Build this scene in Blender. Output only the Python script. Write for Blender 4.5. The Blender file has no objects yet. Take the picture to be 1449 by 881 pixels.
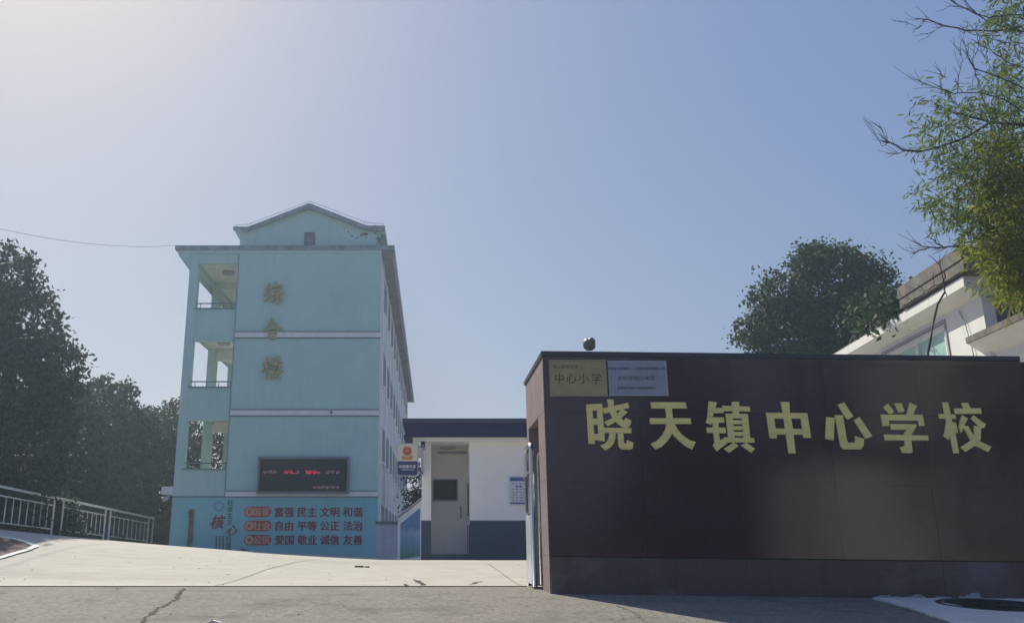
import bpy, math, random
import numpy as np
from mathutils import Vector
random.seed(7); RNG = np.random.default_rng(7)
sc = bpy.context.scene
col = sc.collection

# ------------------------------------------------------------------ camera, sky, sun, exposure
FPX = 1230.0; PITCH = math.atan(327.5 / FPX); EYE = 0.8
cd = bpy.data.cameras.new('camera'); cam = bpy.data.objects.new('camera', cd); col.objects.link(cam)
cam.location = (0, 0, EYE); cam.rotation_euler = (math.radians(90) + PITCH, 0, 0)
cd.sensor_width = 36; cd.lens = 36 * FPX / 1449; cd.shift_x = (724.5 - 612) / 1449
cd.clip_start = .05; cd.clip_end = 4000
sc.camera = cam
SUN_AZ, SUN_EL = -31.0, 45.0
w = bpy.data.worlds.new('World'); sc.world = w; w.use_nodes = True
nt = w.node_tree; nt.nodes.clear()
sky = nt.nodes.new('ShaderNodeTexSky'); sky.sky_type = 'NISHITA'; sky.sun_disc = False
sky.sun_elevation = math.radians(SUN_EL); sky.sun_rotation = math.radians(SUN_AZ)
sky.air_density = 1.0; sky.dust_density = 1.5; sky.ozone_density = 1.0; sky.altitude = 200
bg = nt.nodes.new('ShaderNodeBackground'); bg.inputs[1].default_value = 0.13
wo = nt.nodes.new('ShaderNodeOutputWorld')
# hazy morning sky: each channel's range is compressed, so the glare near the sun turns neutral instead of clipping
sx = nt.nodes.new('ShaderNodeSeparateColor'); cx_ = nt.nodes.new('ShaderNodeCombineColor'); nt.links.new(sky.outputs[0], sx.inputs[0])
for k_, (g_, m_) in enumerate(((.70, .75), (.57, .965), (.22, 2.24))):
    pw = nt.nodes.new('ShaderNodeMath'); pw.operation = 'POWER'; pw.inputs[1].default_value = g_; nt.links.new(sx.outputs[k_], pw.inputs[0])
    ml = nt.nodes.new('ShaderNodeMath'); ml.operation = 'MULTIPLY'; ml.inputs[1].default_value = m_; nt.links.new(pw.outputs[0], ml.inputs[0]); nt.links.new(ml.outputs[0], cx_.inputs[k_])
nt.links.new(cx_.outputs[0], bg.inputs[0]); nt.links.new(bg.outputs[0], wo.inputs[0])
sl = bpy.data.lights.new('sun', 'SUN'); sl.energy = 4.5; sl.angle = math.radians(.6); sl.color = (1, .94, .80)
sun = bpy.data.objects.new('sun', sl); col.objects.link(sun)
_a, _e = math.radians(SUN_AZ), math.radians(SUN_EL)
sun.rotation_euler = Vector((math.sin(_a) * math.cos(_e), math.cos(_a) * math.cos(_e), math.sin(_e))).to_track_quat('Z', 'Y').to_euler()
sun.location = (-20, 40, 40)
sc.view_settings.view_transform = 'Standard'; sc.view_settings.look = 'None'
sc.view_settings.exposure = 0.33; sc.view_settings.gamma = 1
sc.cycles.max_bounces = 6; sc.cycles.volume_bounces = 0; sc.cycles.transparent_max_bounces = 8

# ------------------------------------------------------------------ helpers
def at(px, py, Y):
    """photo pixel -> point of the vertical plane at depth Y"""
    cx = (px - 612) / FPX; cy = -(py - 440.5) / FPX
    dy = math.cos(PITCH) - cy * math.sin(PITCH); dz = math.sin(PITCH) + cy * math.cos(PITCH)
    return Vector((cx * Y / dy, Y, EYE + dz * Y / dy))

def sm(a, b, x):
    t = min(1, max(0, (x - a) / (b - a))); return t * t * (3 - 2 * t)

def ground(X, Y):
    """height of the paved ground"""
    zc = .09 - .0115 * min(max(X - 1.75, 0), 12)
    if Y < 15.4:
        return zc - .058 * max(0, 13.5 - Y)
    t = sm(15.4, 21.0, Y); L = min(1, max(0, (-X - 1) / 11.0))
    z = .09 + t * (.33 + .78 * L ** 1.25)
    z -= sm(21, 24.5, Y) * .16 * (1 - L) + max(0, Y - 24) * .036 * L
    return z

def hit(px, py):
    """photo pixel -> point where its ray meets the ground"""
    Y = 6.0
    while Y < 60:
        p = at(px, py, Y)
        if p.z < ground(p.x, Y): return Vector((p.x, Y, ground(p.x, Y)))
        Y += .02
    return at(px, py, 60)

ORG = {}
def org(o): return ORG.get(o.name, Vector((0, 0, 0))) if o else Vector((0, 0, 0))
def thing(name, label, cat, loc=(0, 0, 0), group=None):
    o = bpy.data.objects.new(name, None); col.objects.link(o); o.empty_display_size = .3
    o.location = loc; o['label'] = label; o['category'] = cat
    if group: o['group'] = group
    ORG[o.name] = Vector(loc); return o
def tag(o, label, cat, group=None):
    o['label'] = label; o['category'] = cat
    if group: o['group'] = group
    return o
def link_mesh(name, me, parent=None, loc=None):
    o = bpy.data.objects.new(name, me); col.objects.link(o)
    if parent: o.parent = parent
    if loc is not None:
        o.location = Vector(loc) - org(parent); ORG[o.name] = Vector(loc)
    else: ORG[o.name] = org(parent)
    return o

class MB:
    def __init__(s): s.v = []; s.f = []
    def add(s, vs, fs):
        n = len(s.v); s.v += [tuple(v) for v in vs]; s.f += [tuple(i + n for i in f) for f in fs]; return s
    def box(s, x0, x1, y0, y1, z0, z1):
        return s.add([(x0,y0,z0),(x1,y0,z0),(x1,y1,z0),(x0,y1,z0),(x0,y0,z1),(x1,y0,z1),(x1,y1,z1),(x0,y1,z1)],
              [(0,3,2,1),(4,5,6,7),(0,1,5,4),(1,2,6,5),(2,3,7,6),(3,0,4,7)])
    def cbox(s, x0, x1, y0, y1, z0, z1, c=.01):
        """box with chamfered vertical and top edges, seen from the front"""
        p = [(x0+c,z0),(x1-c,z0),(x1,z0+c),(x1,z1-c),(x1-c,z1),(x0+c,z1),(x0,z1-c),(x0,z0+c)]
        return s.prism(p, y0, y1)
    def prism(s, poly, y0, y1):
        """polygon (x,z) extruded along Y"""
        n = len(poly)
        vs = [(x, y0, z) for x, z in poly] + [(x, y1, z) for x, z in poly]
        fs = [tuple(range(n)), tuple(range(2*n-1, n-1, -1))] + [(i, i+n, (i+1) % n + n, (i+1) % n) for i in range(n)]
        return s.add(vs, fs)
    def prism_x(s, poly, x0, x1):
        """polygon (y,z) extruded along X"""
        n = len(poly)
        vs = [(x0, y, z) for y, z in poly] + [(x1, y, z) for y, z in poly]
        fs = [tuple(range(n)), tuple(range(2*n-1, n-1, -1))] + [(i, i+n, (i+1) % n + n, (i+1) % n) for i in range(n)]
        return s.add(vs, fs)
    def prism_z(s, poly, z0, z1):
        n = len(poly)
        vs = [(x, y, z0) for x, y in poly] + [(x, y, z1) for x, y in poly]
        fs = [tuple(range(n)), tuple(range(2*n-1, n-1, -1))] + [(i, i+n, (i+1) % n + n, (i+1) % n) for i in range(n)]
        return s.add(vs, fs)
    def tube(s, pts, r, n=8, r1=None):
        pts = [Vector(p) for p in pts]; m = len(pts); base = len(s.v); up = Vector((0, 0, 1))
        for i, p in enumerate(pts):
            d = (pts[min(i+1, m-1)] - pts[max(i-1, 0)])
            d = d.normalized() if d.length > 1e-9 else Vector((0, 0, 1))
            a = d.cross(up if abs(d.z) < .95 else Vector((1, 0, 0))).normalized(); b = d.cross(a)
            rr = r if r1 is None else r + (r1 - r) * i / (m - 1)
            for k in range(n):
                t = 2 * math.pi * k / n; s.v.append(tuple(p + a * math.cos(t) * rr + b * math.sin(t) * rr))
        for i in range(m - 1):
            for k in range(n):
                k2 = (k + 1) % n; s.f.append((base+i*n+k, base+i*n+k2, base+(i+1)*n+k2, base+(i+1)*n+k))
        s.f.append(tuple(base + k for k in range(n))); s.f.append(tuple(base + (m-1)*n + k for k in reversed(range(n))))
        return s
    def disc_y(s, cx, cz, r, y0, y1, n=20):
        return s.prism([(cx + r*math.cos(2*math.pi*k/n), cz + r*math.sin(2*math.pi*k/n)) for k in range(n)], y0, y1)
    def shear(s, k=.0115, x0=1.75): s.v = [(x, y, z - k * (x - x0)) for x, y, z in s.v]; return s
    def build(s, name, mat, parent=None, smooth=False, o=None, loc=None):
        """verts are world coordinates; the object keeps its parent's origin, or gets its own at loc"""
        me = bpy.data.meshes.new(name); off = Vector(loc) if loc is not None else org(parent)
        me.from_pydata([(x - off.x, y - off.y, z - off.z) for x, y, z in s.v], [], s.f)
        if smooth: me.polygons.foreach_set('use_smooth', [True] * len(me.polygons))
        me.materials.append(mat); me.update()
        ob = link_mesh(name, me, parent, loc)
        return ob
    def mesh(s, name, mat, smooth=False):
        me = bpy.data.meshes.new(name); me.from_pydata(s.v, [], s.f)
        if smooth: me.polygons.foreach_set('use_smooth', [True] * len(me.polygons))
        me.materials.append(mat); me.update(); return me
def struct(o): o['kind'] = 'structure'; return o
def stuff(o): o['kind'] = 'stuff'; return o

def nn(t, typ, **kw):
    n = t.nodes.new(typ)
    for k, v in kw.items():
        if k in n.inputs: n.inputs[k].default_value = v
        else: setattr(n, k, v)
    return n
def mat(name, rgb, rough=.7, metal=0, var=.12, scale=3.0, bump=.0, bscale=60, streak=0, streak_rgb=None, spec=.5,
        spot=0, spot_rgb=None, spot_scale=1.2, aniso=(1, 1, 1), alpha=1, trans=0):
    """plain surface: base colour varied by two noises, optional vertical run-down streaks, blotches, relief"""
    m = bpy.data.materials.new(name); m.use_nodes = True; t = m.node_tree; L = t.links.new
    b = t.nodes['Principled BSDF']; b.inputs['Roughness'].default_value = rough; b.inputs['Metallic'].default_value = metal
    b.inputs['Specular IOR Level'].default_value = spec
    tc = nn(t, 'ShaderNodeTexCoord'); mp = nn(t, 'ShaderNodeMapping'); L(tc.outputs['Object'], mp.inputs[0]); mp.inputs['Scale'].default_value = aniso
    c = tuple(rgb) + (1,)
    n1 = nn(t, 'ShaderNodeTexNoise', Scale=scale, Detail=6.0, Roughness=.65); L(mp.outputs[0], n1.inputs['Vector'])
    mr = nn(t, 'ShaderNodeMapRange'); mr.inputs[1].default_value = .3; mr.inputs[2].default_value = .7
    mr.inputs[3].default_value = 1 - var; mr.inputs[4].default_value = 1 + var; L(n1.outputs[0], mr.inputs[0])
    mx = nn(t, 'ShaderNodeMix', data_type='RGBA', blend_type='MULTIPLY'); mx.inputs[0].default_value = 1
    mx.inputs[6].default_value = c; L(mr.outputs[0], mx.inputs[7]); out = mx.outputs[2]
    if streak:
        m2 = nn(t, 'ShaderNodeMapping'); m2.inputs['Scale'].default_value = (5, 5, .35); L(tc.outputs['Object'], m2.inputs[0])
        n2 = nn(t, 'ShaderNodeTexNoise', Scale=1.0, Detail=5.0); L(m2.outputs[0], n2.inputs['Vector'])
        r2 = nn(t, 'ShaderNodeMapRange'); r2.inputs[1].default_value = .52; r2.inputs[2].default_value = .75; r2.inputs[4].default_value = streak
        L(n2.outputs[0], r2.inputs[0])
        x2 = nn(t, 'ShaderNodeMix', data_type='RGBA'); L(r2.outputs[0], x2.inputs[0]); L(out, x2.inputs[6])
        x2.inputs[7].default_value = tuple(streak_rgb or [v * .5 for v in rgb]) + (1,); out = x2.outputs[2]
    if spot:
        n3 = nn(t, 'ShaderNodeTexNoise', Scale=spot_scale, Detail=8.0, Roughness=.7); L(mp.outputs[0], n3.inputs['Vector'])
        r3 = nn(t, 'ShaderNodeMapRange'); r3.inputs[1].default_value = .5; r3.inputs[2].default_value = .68; r3.inputs[4].default_value = spot
        L(n3.outputs[0], r3.inputs[0])
        x3 = nn(t, 'ShaderNodeMix', data_type='RGBA'); L(r3.outputs[0], x3.inputs[0]); L(out, x3.inputs[6])
        x3.inputs[7].default_value = tuple(spot_rgb or [v * .6 for v in rgb]) + (1,); out = x3.outputs[2]
        rr = nn(t, 'ShaderNodeMapRange'); rr.inputs[3].default_value = rough; rr.inputs[4].default_value = min(1, rough + .25)
        L(r3.outputs[0], rr.inputs[0]); L(rr.outputs[0], b.inputs['Roughness'])
    L(out, b.inputs['Base Color'])
    if bump:
        nb = nn(t, 'ShaderNodeTexNoise', Scale=bscale, Detail=5.0); L(tc.outputs['Object'], nb.inputs['Vector'])
        bp = nn(t, 'ShaderNodeBump', Strength=bump, Distance=.02); L(nb.outputs[0], bp.inputs['Height']); L(bp.outputs[0], b.inputs['Normal'])
    if trans: b.inputs['Transmission Weight'].default_value = trans
    return m
def emis(name, rgb, s):
    m = bpy.data.materials.new(name); m.use_nodes = True; b = m.node_tree.nodes['Principled BSDF']
    b.inputs['Base Color'].default_value = tuple(rgb) + (1,); b.inputs['Emission Color'].default_value = tuple(rgb) + (1,)
    b.inputs['Emission Strength'].default_value = s; return m
def leafmat(name, c1, c2, trans=.35, rough=.62):
    m = bpy.data.materials.new(name); m.use_nodes = True; t = m.node_tree; L = t.links.new
    b = t.nodes['Principled BSDF']; b.inputs['Roughness'].default_value = rough; b.inputs['Specular IOR Level'].default_value = .2
    g = nn(t, 'ShaderNodeNewGeometry'); cr = nn(t, 'ShaderNodeMix', data_type='RGBA'); L(g.outputs['Random Per Island'], cr.inputs[0])
    cr.inputs[6].default_value = tuple(c1) + (1,); cr.inputs[7].default_value = tuple(c2) + (1,)
    L(cr.outputs[2], b.inputs['Base Color'])
    tl = nn(t, 'ShaderNodeBsdfTranslucent'); L(cr.outputs[2], tl.inputs[0])
    ms = nn(t, 'ShaderNodeMixShader'); ms.inputs[0].default_value = trans
    L(b.outputs[0], ms.inputs[1]); L(tl.outputs[0], ms.inputs[2]); L(ms.outputs[0], t.nodes['Material Output'].inputs[0]); return m

M = dict(
 mint=mat('mint_paint', (.47,.69,.635), .75, var=.06, scale=.8, bump=.15, bscale=40, streak=.10, streak_rgb=(.22,.34,.36), spot=.12, spot_rgb=(.26,.38,.42), spot_scale=.5),
 blue=mat('lower_blue_paint', (.24,.57,.60), .7, var=.06, scale=1.0, bump=.1, streak=.1),
 palewall=mat('pale_side_paint', (.60,.66,.70), .8, var=.1, scale=1.5, bump=.1, streak=.35, streak_rgb=(.30,.35,.42)),
 band=mat('band_paint', (.84,.85,.82), .7, var=.08, scale=2, streak=.12),
 edge=mat('dark_edge_paint', (.10,.16,.19), .7, var=.2),
 weather=mat('weathered_fascia', (.24,.33,.36), .9, var=.3, scale=2.5, spot=.7, spot_rgb=(.06,.08,.09), spot_scale=1.3, bump=.3),
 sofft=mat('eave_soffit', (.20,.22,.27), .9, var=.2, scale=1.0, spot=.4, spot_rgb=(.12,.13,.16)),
 roof=mat('roof_concrete', (.30,.36,.38), .9, var=.2, scale=2, spot=.3),
 ceil=mat('corridor_paint', (.74,.75,.70), .8, var=.1, scale=1.2, spot=.25, spot_rgb=(.40,.42,.34), spot_scale=.8),
 corgreen=mat('corridor_green', (.50,.68,.60), .8, var=.06),
 glass=mat('dark_glass', (.012,.022,.026), .25, var=.3, spec=.3),
 winframe=mat('window_frame_paint', (.45,.5,.55), .5, var=.1),
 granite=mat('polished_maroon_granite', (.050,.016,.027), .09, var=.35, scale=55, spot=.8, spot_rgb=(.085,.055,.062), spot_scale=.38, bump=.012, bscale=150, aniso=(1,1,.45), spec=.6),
 granitep=mat('plinth_granite', (.080,.052,.054), .42, var=.25, scale=40, spot=.8, spot_rgb=(.19,.155,.15), spot_scale=.6, streak=.5, streak_rgb=(.045,.03,.03), bump=.03, bscale=120),
 granites=mat('side_granite_dusty', (.23,.165,.165), .6, var=.2, scale=14, spot=.4, spot_rgb=(.28,.24,.22), spot_scale=2, bump=.08, bscale=80, streak=.2, streak_rgb=(.12,.09,.1)),
 cap=mat('wall_cap_metal', (.030,.036,.05), .45, var=.2, scale=5),
 gold=mat('gold_lettering', (.92,.78,.28), .5, .0, var=.13, scale=9, spot=.25, spot_rgb=(.42,.36,.14), spot_scale=3, aniso=(.4,1,2.5)),
 brush=mat('aged_gold_character', (.46,.39,.16), .5, .1, var=.25, scale=6),
 brass=mat('brass_plaque', (.38,.33,.15), .4, .35, var=.12, scale=4, spot=.3, spot_rgb=(.2,.18,.1)),
 silver=mat('silver_plaque', (.30,.33,.38), .35, .5, var=.1, scale=5, spot=.3, spot_rgb=(.24,.24,.27)),
 ink=mat('engraved_ink', (.045,.04,.035), .6, var=.1),
 inkblue=mat('engraved_blue_ink', (.09,.10,.14), .6, var=.1),
 steel=mat('brushed_steel', (.62,.64,.64), .28, .9, var=.08, scale=8),
 railst=mat('railing_steel', (.74,.75,.73), .4, .35, var=.12, scale=8),
 white=mat('white_paint', (.92,.90,.84), .7, var=.04, scale=1.5, streak=.08, bump=.05),
 navy=mat('navy_paint', (.018,.05,.095), .5, var=.12, scale=1.5, streak=.15, streak_rgb=(.05,.10,.12)),
 navyfas=mat('navy_fascia_metal', (.008,.018,.085), .6, 0, spec=.25, var=.1, scale=2),
 cream=mat('cream_sign_plastic', (.70,.66,.50), .4, var=.03),
 signnavy=mat('sign_navy_plastic', (.025,.03,.13), .35, var=.05),
 red=mat('red_print', (.50,.07,.04), .5, var=.1),
 orange=mat('orange_print', (.62,.24,.10), .5, var=.1),
 textred=mat('maroon_print', (.27,.015,.05), .6, var=.15, scale=4),
 textblk=mat('dark_teal_print', (.03,.075,.10), .6, var=.1),
 pill=mat('red_pill_print', (.52,.05,.03), .6, var=.2, scale=2.5),
 pillblue=mat('light_blue_print', (.30,.50,.68), .6, var=.1),
 peach=mat('peach_print', (.66,.40,.27), .6, var=.1),
 screen=mat('led_screen_face', (.008,.012,.02), .6, var=.2, scale=6, spec=.4),
 drive=mat('driveway_concrete', (.44,.412,.345), .85, var=.14, scale=5, bump=.2, bscale=45, spot=.6, spot_rgb=(.36,.34,.285), spot_scale=.5, aniso=(.35,1.6,1)),
 road=mat('old_road_concrete', (.205,.186,.16), .9, var=.45, scale=14, bump=1.0, bscale=40, spot=.9, spot_rgb=(.115,.108,.094), spot_scale=.8),
 track=mat('red_brown_track', (.10,.052,.05), .85, var=.12, scale=6, bump=.4, bscale=160),
 line=mat('white_line_paint', (.70,.69,.62), .7, var=.1, scale=10),
 crack=mat('crack_dirt', (.035,.03,.025), .95, var=.2),
 cement=mat('fresh_white_cement', (.74,.71,.63), .8, var=.12, scale=2.5, bump=.3, spot=.3, spot_rgb=(.50,.48,.43)),
 iron=mat('cast_iron', (.045,.045,.045), .6, .3, var=.4, scale=6, bump=.5, bscale=60, spot=.5, spot_rgb=(.25,.25,.23), spot_scale=5),
 soil=mat('soil_and_litter', (.07,.065,.04), .95, var=.35, scale=.6, bump=.5, bscale=6, spot=.5, spot_rgb=(.05,.065,.03), spot_scale=.3),
 bark=mat('tree_bark', (.13,.105,.085), .9, var=.3, scale=12, bump=.4, bscale=30),
 barkdark=mat('dark_bark', (.035,.03,.032), .9, var=.3, scale=12),
 black=mat('black_plastic', (.015,.015,.018), .4, var=.1),
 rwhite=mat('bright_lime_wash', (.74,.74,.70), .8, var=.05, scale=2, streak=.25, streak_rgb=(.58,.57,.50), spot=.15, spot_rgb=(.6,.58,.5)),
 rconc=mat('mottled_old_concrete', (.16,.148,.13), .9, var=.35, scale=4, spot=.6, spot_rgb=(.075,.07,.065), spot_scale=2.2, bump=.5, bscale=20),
 rgreen=mat('green_window_glass', (.36,.56,.50), .2, var=.15, scale=1.5),
 mauve=mat('window_trim_paint', (.35,.33,.38), .7, var=.1),
 lamp=mat('lamp_housing', (.16,.17,.17), .5, .1, var=.1),
 lens=mat('lamp_lens', (.10,.13,.13), .15, var=.1, spec=.8),
 grey=mat('grey_plastic', (.40,.42,.44), .5, var=.08),
)
def mural_mat():
    m = bpy.data.materials.new('landscape_print'); m.use_nodes = True; t = m.node_tree; L = t.links.new
    b = t.nodes['Principled BSDF']; b.inputs['Roughness'].default_value = .4
    tc = nn(t, 'ShaderNodeTexCoord'); sp = nn(t, 'ShaderNodeSeparateXYZ'); L(tc.outputs['Generated'], sp.inputs[0])
    n = nn(t, 'ShaderNodeTexNoise', Scale=4.0, Detail=5.0); L(tc.outputs['Generated'], n.inputs['Vector'])
    a = nn(t, 'ShaderNodeMath', operation='MULTIPLY_ADD'); L(n.outputs[0], a.inputs[0]); a.inputs[1].default_value = .45; L(sp.outputs[2], a.inputs[2])
    r = nn(t, 'ShaderNodeValToRGB'); L(a.outputs[0], r.inputs[0]); e = r.color_ramp.elements
    e[0].position = .25; e[0].color = (.03, .16, .13, 1); e[1].position = 1.1; e[1].color = (.10, .22, .42, 1)
    for p, c in ((.36, (.06, .30, .22, 1)), (.42, (.10, .24, .34, 1)), (.62, (.16, .32, .52, 1)), (.75, (.30, .42, .60, 1)), (.85, (.10, .20, .42, 1))):
        x = r.color_ramp.elements.new(p); x.color = c
    L(r.outputs[0], b.inputs['Base Color']); return m
M['mural'] = mural_mat()
M['leafdark'] = leafmat('dark_evergreen_leaf', (.026,.050,.042), (.058,.092,.070), .25)
M['leafmid'] = leafmat('olive_green_leaf', (.028,.055,.032), (.070,.100,.055), .3)
M['leafred'] = leafmat('brownish_green_leaf', (.06,.055,.03), (.11,.08,.05), .3)
M['leafbam'] = leafmat('bright_bamboo_leaf', (.12,.17,.02), (.30,.31,.045), .55)
M['leafthin'] = leafmat('thin_green_leaf', (.065,.12,.025), (.18,.23,.05), .5)
M['leaflaurel'] = leafmat('glossy_laurel_leaf', (.028,.055,.024), (.065,.10,.038), .3, .6)

def text_mesh(body, size, offset=0.0, extrude=0.0, shear=0.0):
    c = bpy.data.curves.new('lettering', 'FONT'); c.body = body; c.size = size; c.align_x = 'CENTER'; c.align_y = 'CENTER'
    c.extrude = extrude; c.resolution_u = 3; c.shear = shear
    o = bpy.data.objects.new('lettering', c); col.objects.link(o); bpy.context.view_layer.update()
    me = bpy.data.meshes.new_from_object(o); bpy.data.objects.remove(o); bpy.data.curves.remove(c)
    if offset and len(me.vertices):      # heavier strokes: the same glyph laid a little to each side
        vs = [tuple(v.co) for v in me.vertices]; fs = [tuple(p.vertices) for p in me.polygons]; n0 = len(vs); o_ = offset * size; V2 = []; F2 = []
        for k, (dx, dy) in enumerate(((0, 0), (o_, o_*.6), (-o_, o_*.6), (0, -o_*.9))):
            V2 += [(x + dx, y + dy, z + k*.0008) for x, y, z in vs]; F2 += [tuple(i + k*n0 for i in f) for f in fs]
        me = bpy.data.meshes.new('lettering'); me.from_pydata(V2, [], F2); me.update()
    n = len(me.vertices); a = np.empty(n * 3); me.vertices.foreach_get('co', a); a = a.reshape(n, 3)
    if n:   # centre on the glyph box
        a[:, 0] -= (a[:, 0].min() + a[:, 0].max()) / 2; a[:, 1] -= (a[:, 1].min() + a[:, 1].max()) / 2
    return me, a
def text(body, px, py, Y, em_px, m, parent, name='lettering', off=.012, extrude=0, shear=0, wscale=1, Yp=None, xs=(1, 0), label=None):
    """lettering on the vertical plane at depth Y (or standing just before it)"""
    s = (at(px, py - em_px / 2, Y).z - at(px, py + em_px / 2, Y).z)
    me, a = text_mesh(body, s, off, extrude, shear); p = at(px, py, Y)
    b = np.empty_like(a); b[:, 0] = a[:, 0] * wscale; b[:, 2] = a[:, 1]; b[:, 1] = -a[:, 2]
    me.vertices.foreach_set('co', b.ravel()); me.materials.clear(); me.materials.append(m); me.update()
    o = link_mesh(name, me, parent, p)
    if label: o['label'] = label
    return o

# ------------------------------------------------------------------ ground
def grid_sheet(name, xs, ys, zf, m, skirt=.6, dz=0):
    b = MB(); nx, ny = len(xs), len(ys)
    for y in ys:
        for x in xs: b.v.append((x, y, zf(x, y) + dz))
    for j in range(ny - 1):
        for i in range(nx - 1): b.f.append((j*nx+i, j*nx+i+1, (j+1)*nx+i+1, (j+1)*nx+i))
    if skirt:
        n = len(b.v); ring = [i for i in range(nx)] + [j*nx+nx-1 for j in range(1, ny)] + [(ny-1)*nx+i for i in range(nx-2, -1, -1)] + [j*nx for j in range(ny-2, 0, -1)]
        for i in ring: x, y, z = b.v[i]; b.v.append((x, y, z - skirt))
        k = len(ring)
        for i in range(k): b.f.append((ring[i], n + i, n + (i+1) % k, ring[(i+1) % k]))
    o = b.build(name, m, smooth=False); return struct(o)
lin = lambda a, b, n: [a + (b - a) * i / (n - 1) for i in range(n)]
def terr(x, y):
    r = math.hypot(x, y - 20); z = -1.6
    if r > 110: z += min(1, (r - 110) / 150) * 5 * (1 + .5 * math.sin(x * .02) + .4 * math.cos(y * .023))
    return z
ax = [-700, -500, -400, -300, -200, -140, -100, -70, -45, -25, 0, 25, 45, 70, 100, 140, 200, 300, 400, 500, 700]
grid_sheet('terrain', ax, ax, terr, M['soil'], skirt=0)
grid_sheet('road', lin(-45, 45, 61), lin(-25, 15.36, 50), ground, M['road'], 1.5)
grid_sheet('driveway', lin(-12.25, 30, 66), lin(15.44, 24, 24) + lin(25, 80, 23), ground, M['drive'], 1.5)
# steel rail the gate runs on
b = MB(); xr = lin(-20, 1.55, 12)
for y0, y1, h in ((15.36, 15.44, -.004),): b.box(-45, 1.9, y0, y1, .02, .089)
for yy in (15.375, 15.425): b.box(-20, 1.6, yy - .007, yy + .007, .089, .103)
tag(b.build('gate_rail', mat('rusty_rail', (.05,.038,.035), .6, .5, var=.3, scale=9)), 'dark steel gate track across the mouth of the driveway', 'rail')

def ribbon(pts, wid, name, m, dz, jitter=0):
    """irregular strip following the ground along photo points"""
    P = []
    for a, c in zip(pts[:-1], pts[1:]):
        n = max(2, int((c - a).length / .06))
        for i in range(n): P.append(a.lerp(c, i / n))
    P.append(pts[-1]); b = MB(); m_ = len(P)
    for i, p in enumerate(P):
        d = P[min(i+1, m_-1)] - P[max(i-1, 0)]; s = Vector((-d.y, d.x, 0)).normalized()
        ww = wid * (1 + random.uniform(-jitter, jitter)); j = s * random.uniform(-jitter, jitter) * wid * .8
        for sg in (1, -1):
            q = p + j + s * sg * ww / 2; b.v.append((q.x, q.y, ground(q.x, q.y) + dz))
    for i in range(m_ - 1): b.f.append((2*i, 2*i+1, 2*i+3, 2*i+2))
    return struct(b.build(name, m))
ribbon([hit(262, 832), hit(248, 848), hit(222, 862), hit(208, 873), hit(190, 900)], .05, 'pavement_crack', M['crack'], .004, .7)
ribbon([hit(420, 795), hit(375, 806), hit(304, 828)], .03, 'pavement_joint', mat('joint_dirt', (.30,.28,.23), .9, var=.2), .005, .3)
ribbon([hit(690, 797), hit(712, 812), hit(738, 828)], .022, 'pavement_joint', mat('joint_dirt_dark', (.22,.20,.18), .9, var=.2), .005, .3)
ribbon([hit(587, 819), hit(592, 823), hit(600, 828)], .07, 'pavement_crack', M['crack'], .005, .8)
ribbon([hit(980 - 560, 795), hit(455, 790)], .02, 'pavement_joint', bpy.data.materials['joint_dirt'], .005, .3)
ribbon([hit(668, 826), hit(674, 823.5), hit(684, 822.5)], .05, 'pavement_crack', M['crack'], .005, .8)
ribbon([hit(872, 856), hit(896, 865), hit(918, 884)], .04, 'pavement_crack', mat('joint_moss', (.13,.13,.09), .9), .004, .6)
ribbon([hit(574, 826), hit(577, 829)], .05, 'pavement_crack', M['crack'], .006, .6)
# faint slab joints of the old road
for a, c in (((0, 838), (9, 838)),): ribbon([hit(*a), hit(*c)], .05, 'pavement_crack', M['crack'], .004, .7)
# red-brown sports surface with white border at the left
def ground_poly(pts, name, m, dz, cell=.25):
    P = [hit(*p) for p in pts]; c = sum(P, Vector()) / len(P); b = MB(); R = 10; n = len(P)
    Q = []
    for i in range(n):
        for k in range(6): Q.append(P[i].lerp(P[(i+1) % n], k / 6))
    n = len(Q); b.v.append((c.x, c.y, ground(c.x, c.y) + dz))
    for r in range(1, R + 1):
        for q in Q:
            v = c.lerp(q, r / R); b.v.append((v.x, v.y, ground(v.x, v.y) + dz))
    for i in range(n): b.f.append((0, 1+i, 1+(i+1) % n))
    for r in range(1, R):
        for i in range(n):
            a0 = 1+(r-1)*n; a1 = 1+r*n; j = (i+1) % n; b.f.append((a0+i, a1+i, a1+j, a0+j))
    return struct(b.build(name, m))
tk = [(-90, 759), (-30, 758.5), (0, 760), (22, 763.5), (40, 768), (51, 773), (38, 779), (20, 784), (0, 790), (-40, 799), (-90, 808)]
ground_poly(tk, 'sports_surface', M['track'], .018)
ribbon([hit(*p) for p in tk[2:9]], .13, 'boundary_line', M['line'], .023, .05)
ribbon([hit(*p) for p in tk[0:3]], .13, 'boundary_line', M['line'], .023, .05)
ribbon([hit(*p) for p in tk[8:11]], .13, 'boundary_line', M['line'], .023, .05)
# fresh cement patch with a manhole
P = [hit(*p) for p in ((1232, 846.6), (1330, 847.5), (1449, 848.5), (1560, 849), (1640, 905), (1440, 920), (1372, 892), (1345, 881), (1318, 872), (1290, 862), (1262, 854))]
def flat_patch(P, name, m, dz):
    b = MB(); c = sum(P, Vector()) / len(P); Q = []
    for i in range(len(P)):
        for k in range(5):
            q = P[i].lerp(P[(i+1) % len(P)], k / 5); Q.append(q + Vector((random.uniform(-.02, .02), random.uniform(-.004, .0), 0)))
    b.v.append((c.x, c.y, ground(c.x, c.y) + dz)); n = len(Q)
    for q in Q: b.v.append((q.x, q.y, ground(q.x, q.y) + dz))
    for q in Q: b.v.append((q.x, q.y, ground(q.x, q.y) - .01))
    for i in range(n): b.f.append((0, 1+(i+1) % n, 1+i)); b.f.append((1+i, 1+(i+1) % n, 1+n+(i+1) % n, 1+n+i))
    return struct(b.build(name, m))
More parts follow.
